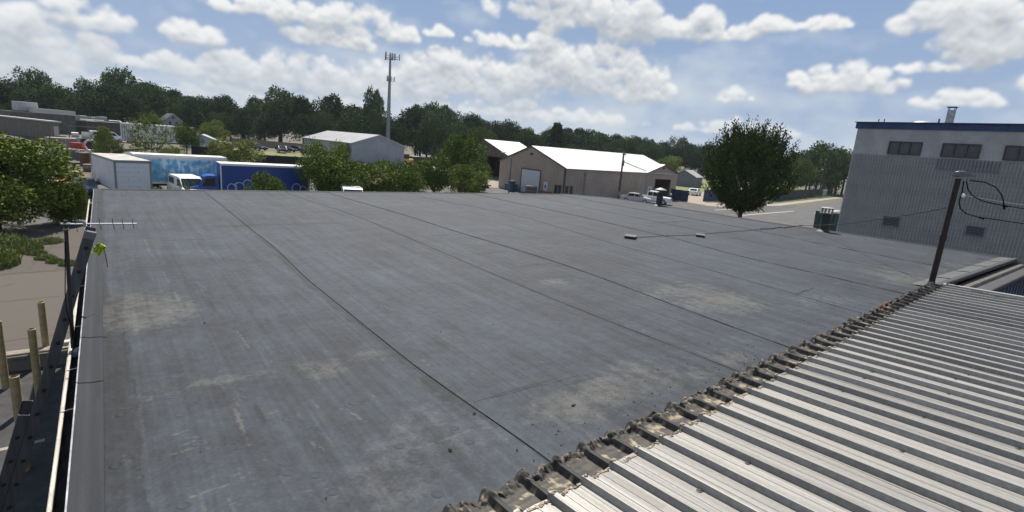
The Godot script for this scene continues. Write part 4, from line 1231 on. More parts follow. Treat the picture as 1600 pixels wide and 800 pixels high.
	for s in [[-2.2, 0.5], [-0.6, 0.7], [1.2, 0.5], [2.4, 0.6]]:
		var q := Geo.new()
		q.cyl(Vector3(s[0] - 0.5, 0.9, 0.2), Vector3(s[0] + 0.6, 0.9, 0.2), s[1], s[1], 10)
		part(q, "tank", mat("tank_white", 0.55, 0.54, 0.50, 0.6), rk)
	# shipping container, red hopper, ring, crates
	var ct := thing("shipping_container", "weathered beige shipping container standing in the yard", "container", P(-5.3, land(-5.3, 112.0), 112.0), 0.2)
	var cg := Geo.new(); cg.cbox(Vector3(0, 1.25, 0), Vector3(3.6, 2.5, 2.4), 0.03)
	for i in 16: cg.box(Vector3(-1.7 + i * 0.225, 1.25, 1.22), Vector3(0.1, 2.3, 0.05))
	part(cg, "shell", mat("container_beige", 0.34, 0.31, 0.26, 0.8, 0.0, "streak", 0.5), ct)
	var cdr := Geo.new()
	for x in [0.35, 0.75]: cdr.cyl(Vector3(x, 0.1, 1.29), Vector3(x, 2.4, 1.29), 0.03, 0.03, 5)
	part(cdr, "lock_bar", mat("pale_metal"), ct)
	var hp := thing("red_hopper", "bright red steel hopper on legs in the yard", "hopper", P(-3.2, land(-3.2, 106.0), 106.0), 0.3)
	var hg := Geo.new()
	var hq := [[1.0, 2.1], [1.0, 1.5], [0.45, 0.8]]
	for i in 2: hg.cyl(Vector3(0, hq[i][1], 0), Vector3(0, hq[i + 1][1], 0), hq[i][0] * 0.95, hq[i + 1][0] * 0.95, 4, i == 0)
	part(hg, "bin", mat("red_bin", 0.36, 0.035, 0.03, 0.5), hp)
	for a in 4:
		var q := Geo.new()
		var d := Vector3(cos(a * PI / 2 + 0.8), 0, sin(a * PI / 2 + 0.8))
		q.cyl(d * 0.8, d * 0.7 + Vector3(0, 1.4, 0), 0.05, 0.05, 5)
		part(q, "leg", mat("rack_steel"), hp)
	var rn := thing("white_ring_frame", "white hexagonal steel frame leaning in the yard", "frame", P(-1.6, land(-1.6, 110.0), 110.0), 0.2)
	for i in 6:
		var q := Geo.new()
		var a0 := TAU * i / 6.0; var a1 := TAU * (i + 1) / 6.0
		q.cyl(Vector3(cos(a0) * 0.9, 1.6 + sin(a0) * 0.9, 0), Vector3(cos(a1) * 0.9, 1.6 + sin(a1) * 0.9, 0), 0.16, 0.16, 6)
		part(q, "bar", mat("tank_white"), rn)
	var rs := Geo.new()
	for x in [-0.5, 0.5]: rs.box(Vector3(x, 0.4, 0), Vector3(0.14, 0.9, 0.5))
	part(rs, "stand", mat("rack_steel"), rn)
	var gdz := thing("grey_dump_body", "grey steel dump body with pale rubble in front of the red hopper", "dump body", P(-3.4, land(-3.4, 92.0), 92.0), 0.15)
	var gg := Geo.new(); gg.cbox(Vector3(0, 1.0, 0), Vector3(4.4, 1.2, 2.4), 0.05)
	part(gg, "body", mat("dump_grey", 0.10, 0.105, 0.10, 0.7), gdz)
	var gs := Geo.new()
	for i in 40: gs.cbox(Vector3(rng.randf_range(-2, 2), 1.65 + rng.randf() * 0.15, rng.randf_range(-1, 1)), Vector3(0.5, 0.3, 0.4) * rng.randf_range(0.5, 1.2), 0.06, Basis(Vector3.UP, rng.randf() * 6.0))
	var gsp := part(gs, "rubble", mat("rubble", 0.42, 0.39, 0.34, 0.9, 0.0, "fine", 0.6), gdz)
	gsp.set_meta("kind", "stuff")
	for x in [-1.5, 1.5]:
		var q := Geo.new(); q.box(Vector3(x, 0.22, 0), Vector3(0.3, 0.44, 2.2))
		part(q, "skid", mat("rack_steel"), gdz)

func yard_clutter() -> void:
	var kinds := [
		["pallet_stack", "stack of weathered pallets in the yard ", "pallets"],
		["steel_drum", "upright steel drum in the yard ", "drum"],
		["crate", "square wooden crate in the yard ", "crate"]]
	var spots := [[-6.8, 96.0, 0, "beside the grey dump body"], [-5.6, 99.5, 1, "in front of the beige container"], [-1.2, 97.0, 0, "in front of the red hopper"], [-0.6, 101.0, 2, "next to the red hopper"], [-6.2, 104.0, 2, "at the corner of the beige container"], [-2.0, 88.0, 1, "behind the grey dump body"], [-0.4, 90.5, 0, "between the dump body and the leafy tree"], [-4.6, 83.0, 2, "behind the yellow car"], [-1.4, 80.0, 0, "behind the white box truck"], [-7.5, 118.0, 0, "behind the beige container"], [-3.8, 121.0, 2, "in front of the pipe rack"], [-0.6, 123.0, 1, "under the pipe rack"], [1.2, 126.0, 0, "in front of the dark factory wing"], [-6.0, 128.0, 2, "below the tan factory wall end"], [50.2, 64.6, 1, "beside the roller door"], [50.4, 60.0, 2, "beside the white entry door"], [45.5, 66.0, 0, "by the lamp post"]]
	for s in spots:
		var k = kinds[s[2]]
		var o := thing(k[0], k[1] + s[3], k[2], P(s[0], land(s[0], s[1]), s[1]), s[0] * 1.3)
		if s[2] == 0:
			for i in 6:
				var g := Geo.new()
				for j in 5: g.box(Vector3(0, 0.10 + i * 0.15, -0.48 + j * 0.24), Vector3(1.3, 0.03, 0.16))
				g.box(Vector3(-0.55, 0.05 + i * 0.15, 0), Vector3(0.1, 0.08, 1.1)); g.box(Vector3(0.55, 0.05 + i * 0.15, 0), Vector3(0.1, 0.08, 1.1))
				part(g, "pallet", mat("weathered_wood") if i % 2 else mat("grey_wood", 0.18, 0.16, 0.14, 0.9, 0.0, "fine", 0.8), o)
		elif s[2] == 1:
			var g := Geo.new()
			g.lathe([[0.0, 0.0], [0.55, 0.0], [0.55, 0.5], [0.58, 0.52], [0.55, 0.54], [0.55, 1.1], [0.58, 1.12], [0.55, 1.14], [0.55, 1.7], [0.0, 1.72]], Vector3.ZERO, 14)
			part(g, "drum", mat("drum_blue", 0.03, 0.05, 0.09, 0.5) if s[0] > -2.0 else mat("drum_rust", 0.12, 0.055, 0.03, 0.8), o)
		else:
			var g := Geo.new()
			g.cbox(Vector3(0, 0.7, 0), Vector3(1.5, 1.4, 1.4), 0.03)
			part(g, "box", mat("crate_grey", 0.14, 0.13, 0.12, 0.9, 0.0, "fine", 0.8), o)
			for y in [0.1, 0.7, 1.3]:
				var q := Geo.new()
				q.box(Vector3(0, y, 0), Vector3(1.56, 0.12, 1.46))
				part(q, "batten", mat("weathered_wood"), o)
	var dt := thing("dark_flatbed", "dark pickup truck parked beside the red hopper in the yard", "truck", P(-2.6, land(-2.6, 112.0), 115.0), 0.4)
	pickup(dt, mat("navy_paint", 0.012, 0.022, 0.05, 0.25))
	dt.scale = Vector3(1.1, 1.3, 1.1)
	var dv := thing("white_van", "white van parked in front of the dark factory wing", "van", P(0.8, land(0.8, 134.0), 134.0), 0.2)
	van(dv, mat("white_paint", 0.70, 0.71, 0.72, 0.3))

func tower() -> void:
	var o := thing("cell_tower", "tall grey steel monopole carrying two rings of antenna panels", "cell tower", P(74.6, 0.6, 164.5))
	var m := mat("galvanised", 0.29, 0.30, 0.31, 0.6, 0.2, "mottle", 0.3)
	var g := Geo.new()
	g.cyl(Vector3(0, 0, 0), Vector3(0, 12, 0), 0.78, 0.62, 12)
	g.cyl(Vector3(0, 12, 0), Vector3(0, 23, 0), 0.60, 0.44, 12)
	g.cyl(Vector3(0, 23, 0), Vector3(0, 32, 0), 0.42, 0.30, 12)
	part(g, "mast", m, o)
	for ring in [[31.0, 2.3, 12, 1.9], [24.2, 1.15, 6, 1.5]]:
		var f := Geo.new()
		for i in 3:
			var a0 := TAU * i / 3.0 + 0.4; var a1 := TAU * (i + 1) / 3.0 + 0.4
			var p0 = Vector3(cos(a0), 0, sin(a0)) * ring[1] * 1.15; var p1 = Vector3(cos(a1), 0, sin(a1)) * ring[1] * 1.15
			for dy in [-0.45, 0.25]: f.cyl(p0 + Vector3(0, ring[0] + dy, 0), p1 + Vector3(0, ring[0] + dy, 0), 0.07, 0.07, 5)
			var md = (p0 + p1) * 0.5
			f.cyl(Vector3(0, ring[0] - 1.0, 0), md + Vector3(0, ring[0] - 0.3, 0), 0.09, 0.09, 5)
			f.cyl(Vector3(0, ring[0], 0), md + Vector3(0, ring[0] - 0.1, 0), 0.09, 0.09, 5)
		part(f, "antenna_frame", m, o)
		for i in ring[2]:
			var a = TAU * i / ring[2] + 0.4
			var t := fposmod((a - 0.4), TAU / 3.0) / (TAU / 3.0) - 0.5
			var rr: float = ring[1] * 1.15 * 0.5 / cos(t * TAU / 3.0) * 1.08
			var q := Geo.new()
			q.cbox(Vector3(cos(a) * rr, ring[0] + 0.25, sin(a) * rr), Vector3(0.30, ring[3], 0.42), 0.06, Basis(Vector3.UP, -a))
			part(q, "antenna_panel", mat("antenna_panel", 0.27, 0.28, 0.27, 0.6), o)

# ---- foliage
func leaf(g: Geo, p: Vector3, dir: Vector3, len: float, wid: float, r: RandomNumberGenerator) -> void:
	var d := dir.normalized()
	var s := d.cross(Vector3(r.randf_range(-1, 1), r.randf_range(-1, 1), r.randf_range(-1, 1)))
	if s.length_squared() < 0.0001: s = d.cross(Vector3.UP) + Vector3(0.01, 0, 0)
	s = s.normalized() * wid * 0.5
	var up := d.cross(s).normalized() * wid * 0.22
	var a := p
	var m := p + d * len * 0.45
	var e := p + d * len
	g.tri(a, m + s + up, e)
	g.tri(a, e, m - s + up)

func shade_pick(r: RandomNumberGenerator, c0: Color, c1: Color) -> Color:
	return c0.lerp(c1, r.randf())

# rounded crown: lobes with leaf sprays over and through them
func lobed_crown(sd: int, lobes: int, leaves: int, lsize: float, spread: Vector3, c0: Color, c1: Color, lobe_r := Vector2(0.32, 0.5), low := -0.2) -> ArrayMesh:
	var r := RandomNumberGenerator.new()
	r.seed = sd
	var g := Geo.new()
	var L := []
	for i in lobes:
		var a := r.randf() * TAU
		var y := r.randf_range(low, 0.8)
		var rad := sqrt(maxf(0.0, 1.0 - y * y)) * sqrt(r.randf()) * 0.72
		L.append([Vector3(cos(a) * rad, y * 0.72, sin(a) * rad) * spread, r.randf_range(lobe_r.x, lobe_r.y), r.randf_range(-0.25, 0.25)])
	for i in leaves:
		var q = L[i % lobes]
		var dv := Vector3(r.randfn(), r.randfn() * 0.9 + 0.15, r.randfn()).normalized()
		var depth := 1.0 - 0.5 * pow(r.randf(), 2.0) + 0.10 * r.randfn() * r.randf()
		var p: Vector3 = q[0] + dv * q[1] * depth * Vector3(spread.x, (spread.x + spread.y) * 0.5, spread.z)
		g.col = shade_pick(r, c0, c1) * (1.0 + q[2])
		var ld := (dv * 0.7 + Vector3(r.randfn(), r.randfn() - 0.25, r.randfn()) * 0.6)
		var s := lsize * r.randf_range(0.6, 1.35)
		leaf(g, p, ld, s, s * 0.62, r)
	return g.mesh()

# crown of rising shoots with leaves along them (upright shrubby trees)
func shoot_crown(sd: int, shoots: int, per: int, lsize: float, rad: float, h0: float, h1: float, up: float, c0: Color, c1: Color) -> ArrayMesh:
	var r := RandomNumberGenerator.new()
	r.seed = sd
	var g := Geo.new()
	for i in shoots:
		var a := r.randf() * TAU
		var ty := pow(r.randf(), 0.9)
		var y := lerpf(h0, h1, ty)
		var prof := along([[0.0, 0.22], [0.08, 0.45], [0.25, 0.86], [0.45, 1.0], [0.7, 0.92], [0.88, 0.68], [1.0, 0.42]], ty)
		var rr := rad * prof * sqrt(r.randf_range(0.03, 0.72))
		var base := Vector3(cos(a) * rr, y, sin(a) * rr)
		var out := Vector3(cos(a), 0, sin(a)) * (0.35 + 0.75 * (1.0 - ty)) + Vector3(0, up * (0.45 + ty), 0) + Vector3(r.randfn(), r.randfn(), r.randfn()) * 0.16
		out = out.normalized()
		var ln := rad * r.randf_range(0.24, 0.62)
		var tone := r.randf_range(0.75, 1.25)
		for j in per:
			var t := float(j) / per
			var p := base + out * ln * (t - 0.35) + Vector3(r.randfn(), r.randfn(), r.randfn()) * lsize * 0.35
			g.col = shade_pick(r, c0, c1) * tone
			var s := lsize * r.randf_range(0.7, 1.3) * (1.1 - 0.4 * t)
			leaf(g, p, out + Vector3(r.randfn(), r.randfn() - 0.05, r.randfn()) * 0.38, s, s * 0.36, r)
	return g.mesh()

func cone_crown(sd: int, c0: Color, c1: Color) -> ArrayMesh:
	var r := RandomNumberGenerator.new()
	r.seed = sd
	var g := Geo.new()
	for k in 20:
		var y := 0.12 + 0.86 * k / 20.0
		var rad := (1.0 - y) * 0.34 + 0.02
		for i in 60:
			var a := r.randf() * TAU
			var rr := rad * sqrt(r.randf()) * r.randf_range(0.8, 1.2)
			g.col = shade_pick(r, c0, c1)
			leaf(g, Vector3(cos(a) * rr, y + r.randf_range(-0.02, 0.02), sin(a) * rr), Vector3(cos(a), -0.5, sin(a)), 0.07, 0.04, r)
	return g.mesh()

func trunk_mesh(h: float, r0: float, limbs: int, reach: float, sd: int) -> ArrayMesh:
	var r := RandomNumberGenerator.new()
	r.seed = sd
	var g := Geo.new()
	g.cyl(Vector3.ZERO, Vector3(0.02, h * 0.5, 0.01), r0, r0 * 0.72, 7)
	g.cyl(Vector3(0.02, h * 0.5, 0.01), Vector3(0.0, h, 0.03), r0 * 0.72, r0 * 0.22, 7)
	for i in limbs:
		var y := h * r.randf_range(0.35, 0.9)
		var a := TAU * i / limbs + r.randf() * 0.8
		var p0 := Vector3(0, y, 0)
		var p1 := Vector3(cos(a), r.randf_range(0.5, 1.1), sin(a)) * reach * r.randf_range(0.5, 0.8) + p0
		g.cyl(p0, p1, r0 * 0.38, r0 * 0.1, 5)
	return g.mesh()

var crowns := {}

func plant_tree(called: String, label: String, at: Vector3, crown: String, cs: Vector3, lift: float, trunk: ArrayMesh, ts: Vector3, yaw: float, group := "", category := "tree") -> Node3D:
	var o := thing(called, label, category, at, yaw, group)
	var t := part(trunk, "trunk", mat("bark", 0.055, 0.045, 0.035, 0.95), o)
	t.scale = ts
	var c := part(crowns[crown], "crown", leaf_mat("leaf"), o)
	c.position = Vector3(0, lift, 0)
	c.scale = cs
	return o

func trees() -> void:
	var dk0 := Color(0.0253, 0.0414, 0.0161); var dk1 := Color(0.0575, 0.0862, 0.0299)
	var md0 := Color(0.0540, 0.0900, 0.0192); var md1 := Color(0.1320, 0.1800, 0.0408)
	var yl0 := Color(0.0960, 0.1320, 0.0264); var yl1 := Color(0.1980, 0.2280, 0.0600)
	for i in 5:
		crowns["oak%d" % i] = lobed_crown(200 + i, 15 + i, 6500, 0.088, Vector3(1, 1.0 + 0.1 * i, 1), dk0 * [1.0, 1.25, 1.6, 1.2, 1.9][i], dk1 * [1.0, 1.3, 1.7, 1.15, 1.8][i], Vector2(0.26, 0.46), -0.55)
	for i in 4:
		crowns["round%d" % i] = lobed_crown(300 + i, 16, 9500, 0.066, Vector3(1, 0.9, 1), md0, md1, Vector2(0.22, 0.46), -0.65)
	for i in 2:
		crowns["pale%d" % i] = lobed_crown(320 + i, 18, 9500, 0.060, Vector3(1, 0.95, 1), yl0, yl1, Vector2(0.2, 0.42), -0.65)
	crowns["spruce"] = cone_crown(7, dk0 * 0.8, dk1 * 0.8)
	crowns["maple"] = lobed_crown(400, 46, 42000, 0.052, Vector3(1, 1.05, 1), Color(0.075, 0.110, 0.020), Color(0.170, 0.205, 0.045), Vector2(0.15, 0.32), -0.8)
	crowns["linden"] = shoot_crown(410, 760, 34, 0.33, 4.8, 1.6, 9.0, 1.25, Color(0.025, 0.044, 0.013), Color(0.068, 0.096, 0.027))
	crowns["shoots"] = shoot_crown(420, 190, 16, 0.27, 2.6, 0.8, 6.3, 1.1, yl0, yl1)
	var tk := trunk_mesh(1.0, 0.045, 6, 0.35, 5)
	var r := RandomNumberGenerator.new()
	r.seed = 21
	# the wooded ridge and the far tree line: azimuth in degrees and height of its outline
	var line := [[-14.0, 2.0], [-8.0, 1.9], [-5.9, 2.1], [-3.7, 2.45], [-1.4, 2.6], [1.6, 3.2], [3.4, 2.6], [5.3, 2.75], [8.2, 2.3], [10.0, 1.8], [11.9, 2.1], [14.7, 3.0], [18.9, 3.05], [21.4, 2.9], [22.9, 3.1], [25.0, 2.8], [27.2, 3.2], [29.8, 3.4], [31.5, 2.4], [33.5, 2.9], [36.7, 2.5], [39.5, 2.0], [42.8, 2.5], [45.6, 2.2], [51.0, 1.9], [53.6, 1.7], [57.3, 2.1], [62.1, 2.0], [66.1, 1.6], [68.0, 2.6], [70.1, 2.6], [74.0, 2.6], [80.0, 2.4]]
	var dist := [[-20.0, 200.0], [10.0, 205.0], [16.0, 190.0], [30.0, 195.0], [40.0, 215.0], [52.0, 250.0], [62.0, 255.0], [67.0, 195.0], [80.0, 190.0]]
	for row in 3:
		var az := -12.0 + row * 0.7
		while az < 74.0:
			var d := along(dist, az) + row * 11.0 - 8.0
			var top := 7.0 + d * tan(deg_to_rad(along(line, az))) * (1.0 if row != 0 else 0.72)
			var x := d * sin(deg_to_rad(az)); var z := d * cos(deg_to_rad(az))
			var gy := land(x, z)
			var h := (top - gy) * r.randf_range(0.84, 1.10)
			if row == 0: h *= r.randf_range(0.75, 1.1)
			var wd := h * r.randf_range(0.34, 0.45)
			plant_tree("dark_tree", ["bushy dark tree along the front edge of the wood ", "dark leafy tree standing inside the wood ", "tall dark tree topping the wood "][row] + spot(az), P(x, gy - 0.1, z), (("round%d" % (r.randi() % 4)) if r.randf() < 0.16 else ("oak%d" % (r.randi() % 5))), Vector3(wd, h * (0.44 if row else 0.50), wd), h * (0.56 if row else 0.46), tk, Vector3(h * 0.5, h * 0.62, h * 0.5), r.randf() * TAU, "dark trees " + spot(az))
			az += rad_to_deg(wd * 1.25 / d) * r.randf_range(0.8, 1.15)
	# trees that stand out from the wood: [x, z, height, half width, crown, label]
	var solo_trees := [
		[73.5, 174.0, 21.5, 4.0, "oak2", "tall narrow dark tree rising right behind the cell tower"],
		[139.0, 172.0, 15.5, 5.0, "round1", "mid green round tree rising above the white warehouse roof"],
		[122.0, 165.0, 14.5, 5.4, "oak1", "full dark green tree standing behind the white warehouse ridge"],
		[20.2, 137.0, 6.4, 3.6, "pale0", "round light green tree standing behind the small garage"],
		[14.8, 84.5, 5.0, 4.0, "pale1", "loose yellow-green tree between the blue trailer and the garage"],
		[11.4, 107.0, 5.4, 2.6, "round0", "dark bushy tree at the end of the tall white trailer"],
		[0.3, 86.0, 5.6, 2.0, "pale0", "leafy tree between the red hopper and the tall white trailer"],
		[6.9, 79.5, 3.7, 2.0, "pale1", "low yellow-green bush tree behind the white box truck"],
		[9.7, 43.6, 3.75, 1.65, "round2", "compact dark green shrub in front of the blue box truck"],
		[15.6, 46.5, 5.5, 2.9, "round0", "dense green shrub tree closing the end of the blue box truck"],
		[18.2, 46.0, 4.9, 2.7, "round3", "dense green shrub tree beside the small white cab"],
		[20.4, 46.4, 5.0, 2.8, "pale0", "dense yellow-green shrub tree in the thicket between cab and fence"],
		[22.8, 46.0, 4.9, 2.5, "round1", "dense green shrub tree at the fence end of the thicket"],
		[16.6, 50.5, 6.6, 2.6, "pale1", "feathery pale green tree rising above the thicket at the grey shed"],
		[29.9, 53.0, 5.7, 2.9, "round2", "leafy green shrub tree beside the yard fence opening"],
		[32.4, 50.2, 4.8, 2.8, "pale0", "bright yellow-green shrub tree against the tan warehouse corner"],
		[35.0, 52.5, 4.8, 2.5, "round0", "mid green shrub tree touching the tan warehouse corner"],
		[38.6, 61.3, 8.7, 4.1, "round3", "large round dark green tree in front of the brown shed"],
		[43.0, 63.5, 4.6, 2.4, "round1", "bushy tree leaning against the brown shed wall"],
		[40.5, 110.0, 4.0, 2.6, "pale0", "low pale shrub at the corner of the grey shed"],
		[128.0, 96.0, 6.8, 4.6, "round2", "round grey-green tree behind the small grey barn"],
		[150.0, 108.0, 8.6, 5.4, "pale1", "light green tree at the edge of the field"],
		[112.5, 56.0, 3.0, 2.6, "pale1", "silvery bush by the end of the green fence"],
		[116.0, 55.6, 2.6, 2.3, "round0", "dark bush by the end of the green fence"],
		[178.0, 74.0, 9.5, 4.0, "pale0", "light green tree behind the street light pole"],
		[30.2, 7.7, 4.25, 0.7, "pale0", "small green shrub growing against the block building wall"]]
	for s in solo_trees:
		plant_tree("leafy_tree" if s[2] > 4.3 else "shrub", s[5], P(s[0], land(s[0], s[1]) - 0.05, s[1]), s[4], Vector3(s[3], s[2] * 0.5, s[3]), s[2] * 0.56, tk, Vector3(s[2] * 0.5, s[2] * 0.6, s[2] * 0.5), s[0] * 1.7, "", "tree" if s[2] > 4.3 else "shrub")
	for s in [[138.0, 152.0, 18.0], [96.5, 178.0, 15.5], [100.5, 180.0, 14.6]]:
		var gr := "spruces in the far tree line"
		plant_tree("spruce_tree", "pointed dark spruce standing above the white warehouse roof" if s[2] > 16.0 else "pointed dark spruce standing above the brown shed roof", P(s[0], 0, s[1]), "spruce", Vector3(s[2], s[2], s[2]), 0.0, tk, Vector3(s[2] * 0.5, s[2] * 0.95, s[2] * 0.5), 0.0, gr)
	# big leafy maple overhanging the lot
	var nt := plant_tree("maple_tree", "big leafy light green maple overhanging the cracked lot", P(-5.0, 0, 40.5), "maple", Vector3(4.3, 3.3, 4.2), 3.1, trunk_mesh(3.4, 0.16, 9, 2.6, 8), Vector3.ONE, 0.4)
	var nt2 := plant_tree("maple_tree", "leafy light green maple partly hidden behind the bigger maple", P(-9.5, 0, 45.0), "maple", Vector3(4.6, 3.2, 4.6), 3.0, trunk_mesh(3.4, 0.16, 9, 2.6, 9), Vector3.ONE, 2.0)
	var nt3 := plant_tree("young_maple", "low leafy maple sapling at the foot of the roof edge", P(-1.9, 0, 42.5), "maple", Vector3(1.5, 1.5, 1.6), 1.35, trunk_mesh(1.6, 0.05, 6, 1.0, 10), Vector3.ONE, 1.2, "", "sapling")
	# broad tree by the street
	var lt := plant_tree("linden_tree", "broad dark tree with upswept branches standing by the street", P(51.0, 0, 27.3), "linden", Vector3(1.04, 1.0, 1.04), 0.9, trunk_mesh(8.0, 0.24, 14, 3.6, 12), Vector3.ONE, 0.0)
	var st := plant_tree("upright_tree", "spiky light green young tree in front of the tall white trailer", P(5.1, 0.0, 85.6), "shoots", Vector3(1.25, 1.08, 1.25), 0.0, trunk_mesh(4.0, 0.1, 8, 2.0, 14), Vector3.ONE, 0.0)
	# weeds and rough grass on the lot
	weeds("tall_grass", "patch of tall grass and weeds at the edge of the cracked lot", [[-4.6, 31.4, 1.3, 2600, 0.95], [-3.8, 34.5, 1.1, 1400, 0.8], [-5.0, 35.5, 1.6, 1500, 0.9]], 1)
	weeds("weeds", "weeds growing along a crack in the old pavement", [[-2.9, 33.4, 0.4, 500, 0.28], [-2.5, 32.2, 0.4, 500, 0.28], [-2.1, 31.3, 0.35, 400, 0.26], [-1.6, 30.7, 0.4, 500, 0.28], [-2.6, 36.2, 0.6, 500, 0.4]], 2)
	weeds("undergrowth", "green undergrowth along the street fence", [[125, 58.5, 4.0, 500, 1.5], [135, 61, 5.0, 500, 1.6], [148, 63.6, 6.0, 600, 1.7], [160, 66.5, 6.0, 600, 1.6], [172, 69, 6.0, 500, 1.6]], 3)
	weeds("undergrowth", "low weeds behind the white box truck wheels", [[3.6, 50.0, 0.9, 300, 1.75], [5.0, 49.6, 0.7, 240, 2.0], [2.8, 50.3, 0.5, 120, 1.5]], 4)

func spot(az: float) -> String:
	for e in [[-3.0, "behind the tan factory wall"], [2.0, "behind the dark factory wing"], [7.0, "behind the grey house"], [11.0, "behind the small garage"], [15.0, "behind the black parked cars"], [21.0, "behind the grey shed"], [26.0, "behind the cell tower"], [31.0, "behind the gravel yard"], [37.0, "behind the brown shed"], [44.0, "behind the tan warehouse gable"], [51.0, "behind the tan warehouse ridge"], [56.0, "beyond the grey barn"], [62.0, "beyond the linden tree"], [67.0, "beyond the green fence"]]:
		if az < e[0]: return e[1]
	return "behind the block building corner"

func weeds(called: String, label: String, spots: Array, sd: int) -> void:
	var r := RandomNumberGenerator.new()
	r.seed = 900 + sd
	var g := Geo.new()
	for s in spots:
		for i in s[3]:
			var a := r.randf() * TAU
			var rr: float = s[2] * sqrt(r.randf())
			var h: float = s[4] * r.randf_range(0.3, 1.0) * (1.1 - 0.6 * rr / s[2])
			var p := P(s[0] + cos(a) * rr, 0.0, s[1] + sin(a) * rr)
			var lean := Vector3(r.randfn(), 0, r.randfn()) * h * 0.28
			g.col = Color(0.085, 0.125, 0.03).lerp(Color(0.23, 0.25, 0.10), r.randf())
			var wd := Vector3(r.randfn(), 0, r.randfn()).normalized() * (0.012 + 0.022 * h)
			g.tri(p - wd, p + wd, p + lean + Vector3(0, h, 0))
			for j in 2:
				var t := r.randf_range(0.3, 1.0)
				leaf(g, p + (lean + Vector3(0, h, 0)) * t, Vector3(r.randfn() * 0.6, 1.0, r.randfn() * 0.6), h * 0.26 + 0.03, h * 0.06 + 0.012, r)
	var o := solo(g, called, leaf_mat("leaf"), label, "weeds")
	o.set_meta("kind", "stuff")

func wheel(o: Node3D, at: Vector3, r: float, w: float) -> void:
	var t := Geo.new()
	t.cyl(at - Vector3(0, 0, w * 0.5), at + Vector3(0, 0, w * 0.5), r, r, 16)
	var tp := part(t, "wheel", mat("tyre", 0.016, 0.016, 0.017, 0.85), o)
	var h := Geo.new()
	h.cyl(at - Vector3(0, 0, w * 0.52), at + Vector3(0, 0, w * 0.52), r * 0.6, r * 0.6, 12)
	part(h, "rim", mat("rim", 0.42, 0.43, 0.44, 0.35, 0.6), tp)

func poly(a: Array) -> PackedVector2Array:
	var p := PackedVector2Array()
	for q in a: p.push_back(Vector2(q[0], q[1]))
	return p

# a car from its side outline; +X is forwards. body below, greenhouse above
func car(o: Node3D, body: Array, cabin: Array, glass: Array, wid: float, paint: Material, wheels: Array, wr: float, taper := 0.12) -> void:
	var g := Geo.new()
	var hw := wid * 0.5
	g.prism(poly(body), -hw + 0.05, hw - 0.05)
	# rounded sides
	for s in [-1.0, 1.0]:
		var ins := []
		for q in body: ins.append([q[0] * 0.985, 0.62 + (q[1] - 0.62) * 0.86])
		g.prism(poly(ins), s * (hw - 0.05), s * hw)
	part(g, "body", paint, o)
	var c := Geo.new()
	c.prism(poly(cabin), -hw + taper, hw - taper)
	part(c, "cabin", paint, o)
	var gm := mat("car_glass", 0.012, 0.014, 0.018, 0.05)
	for w in glass:
		var q := Geo.new()
		q.prism(poly(w), -hw + taper - 0.012, hw - taper + 0.012)
		part(q, "side_window", gm, o)
	for x in wheels:
		for s in [-1.0, 1.0]: wheel(o, Vector3(x, wr, s * (hw - 0.10)), wr, 0.22)

func screen(o: Node3D, called: String, a: Vector2, b: Vector2, hw: float) -> void:
	var n := Vector3(b.y - a.y, -(b.x - a.x), 0).normalized()
	if n.y < 0.0: n = -n
	var q := Geo.new()
	var d := n * 0.012
	q.quad(Vector3(a.x, a.y, -hw) + d, Vector3(a.x, a.y, hw) + d, Vector3(b.x, b.y, hw * 0.93) + d, Vector3(b.x, b.y, -hw * 0.93) + d)
	part(q, called, mat("car_glass"), o)

func lamps(o: Node3D, x: float, y: float, hw: float, called: String, m: Material) -> void:
	for s in [-1.0, 1.0]:
		var q := Geo.new()
		q.cbox(Vector3(x, y, s * (hw - 0.22)), Vector3(0.08, 0.16, 0.34), 0.03)
		part(q, called, m, o)

func pickup(o: Node3D, paint: Material) -> void:
	car(o, [[-2.85, 0.45], [2.85, 0.42], [2.88, 0.75], [2.80, 1.08], [1.35, 1.16], [1.2, 1.18], [-0.75, 1.18], [-0.78, 1.14], [-2.85, 1.14]], [[-0.72, 1.14], [1.35, 1.14], [0.75, 1.84], [0.6, 1.90], [-0.45, 1.90], [-0.66, 1.80]], [[[-0.58, 1.24], [0.12, 1.24], [0.12, 1.78], [-0.52, 1.76]], [[0.2, 1.24], [1.05, 1.24], [0.66, 1.76], [0.2, 1.78]]], 2.0, paint, [-1.85, 1.85], 0.42)
	screen(o, "windscreen", Vector2(1.32, 1.18), Vector2(0.78, 1.82), 0.82)
	screen(o, "rear_window", Vector2(-0.72, 1.22), Vector2(-0.67, 1.78), 0.8)
	var b := Geo.new(); b.box(Vector3(-1.8, 1.146, 0), Vector3(1.9, 0.012, 1.62))
	part(b, "bed_liner", mat("bed_dark", 0.04, 0.04, 0.042, 0.8), o)
	var gr := Geo.new(); gr.cbox(Vector3(2.86, 0.86, 0), Vector3(0.08, 0.30, 1.3), 0.03)
	part(gr, "grille", mat("grille", 0.03, 0.03, 0.032, 0.4), o)
	var bp := Geo.new(); bp.cbox(Vector3(2.9, 0.54, 0), Vector3(0.16, 0.22, 1.9), 0.05)
	part(bp, "bumper", mat("chrome", 0.6, 0.6, 0.6, 0.25, 0.8), o)
	lamps(o, 2.84, 0.92, 1.0, "headlight", mat("lamp_glass", 0.6, 0.6, 0.62, 0.1))

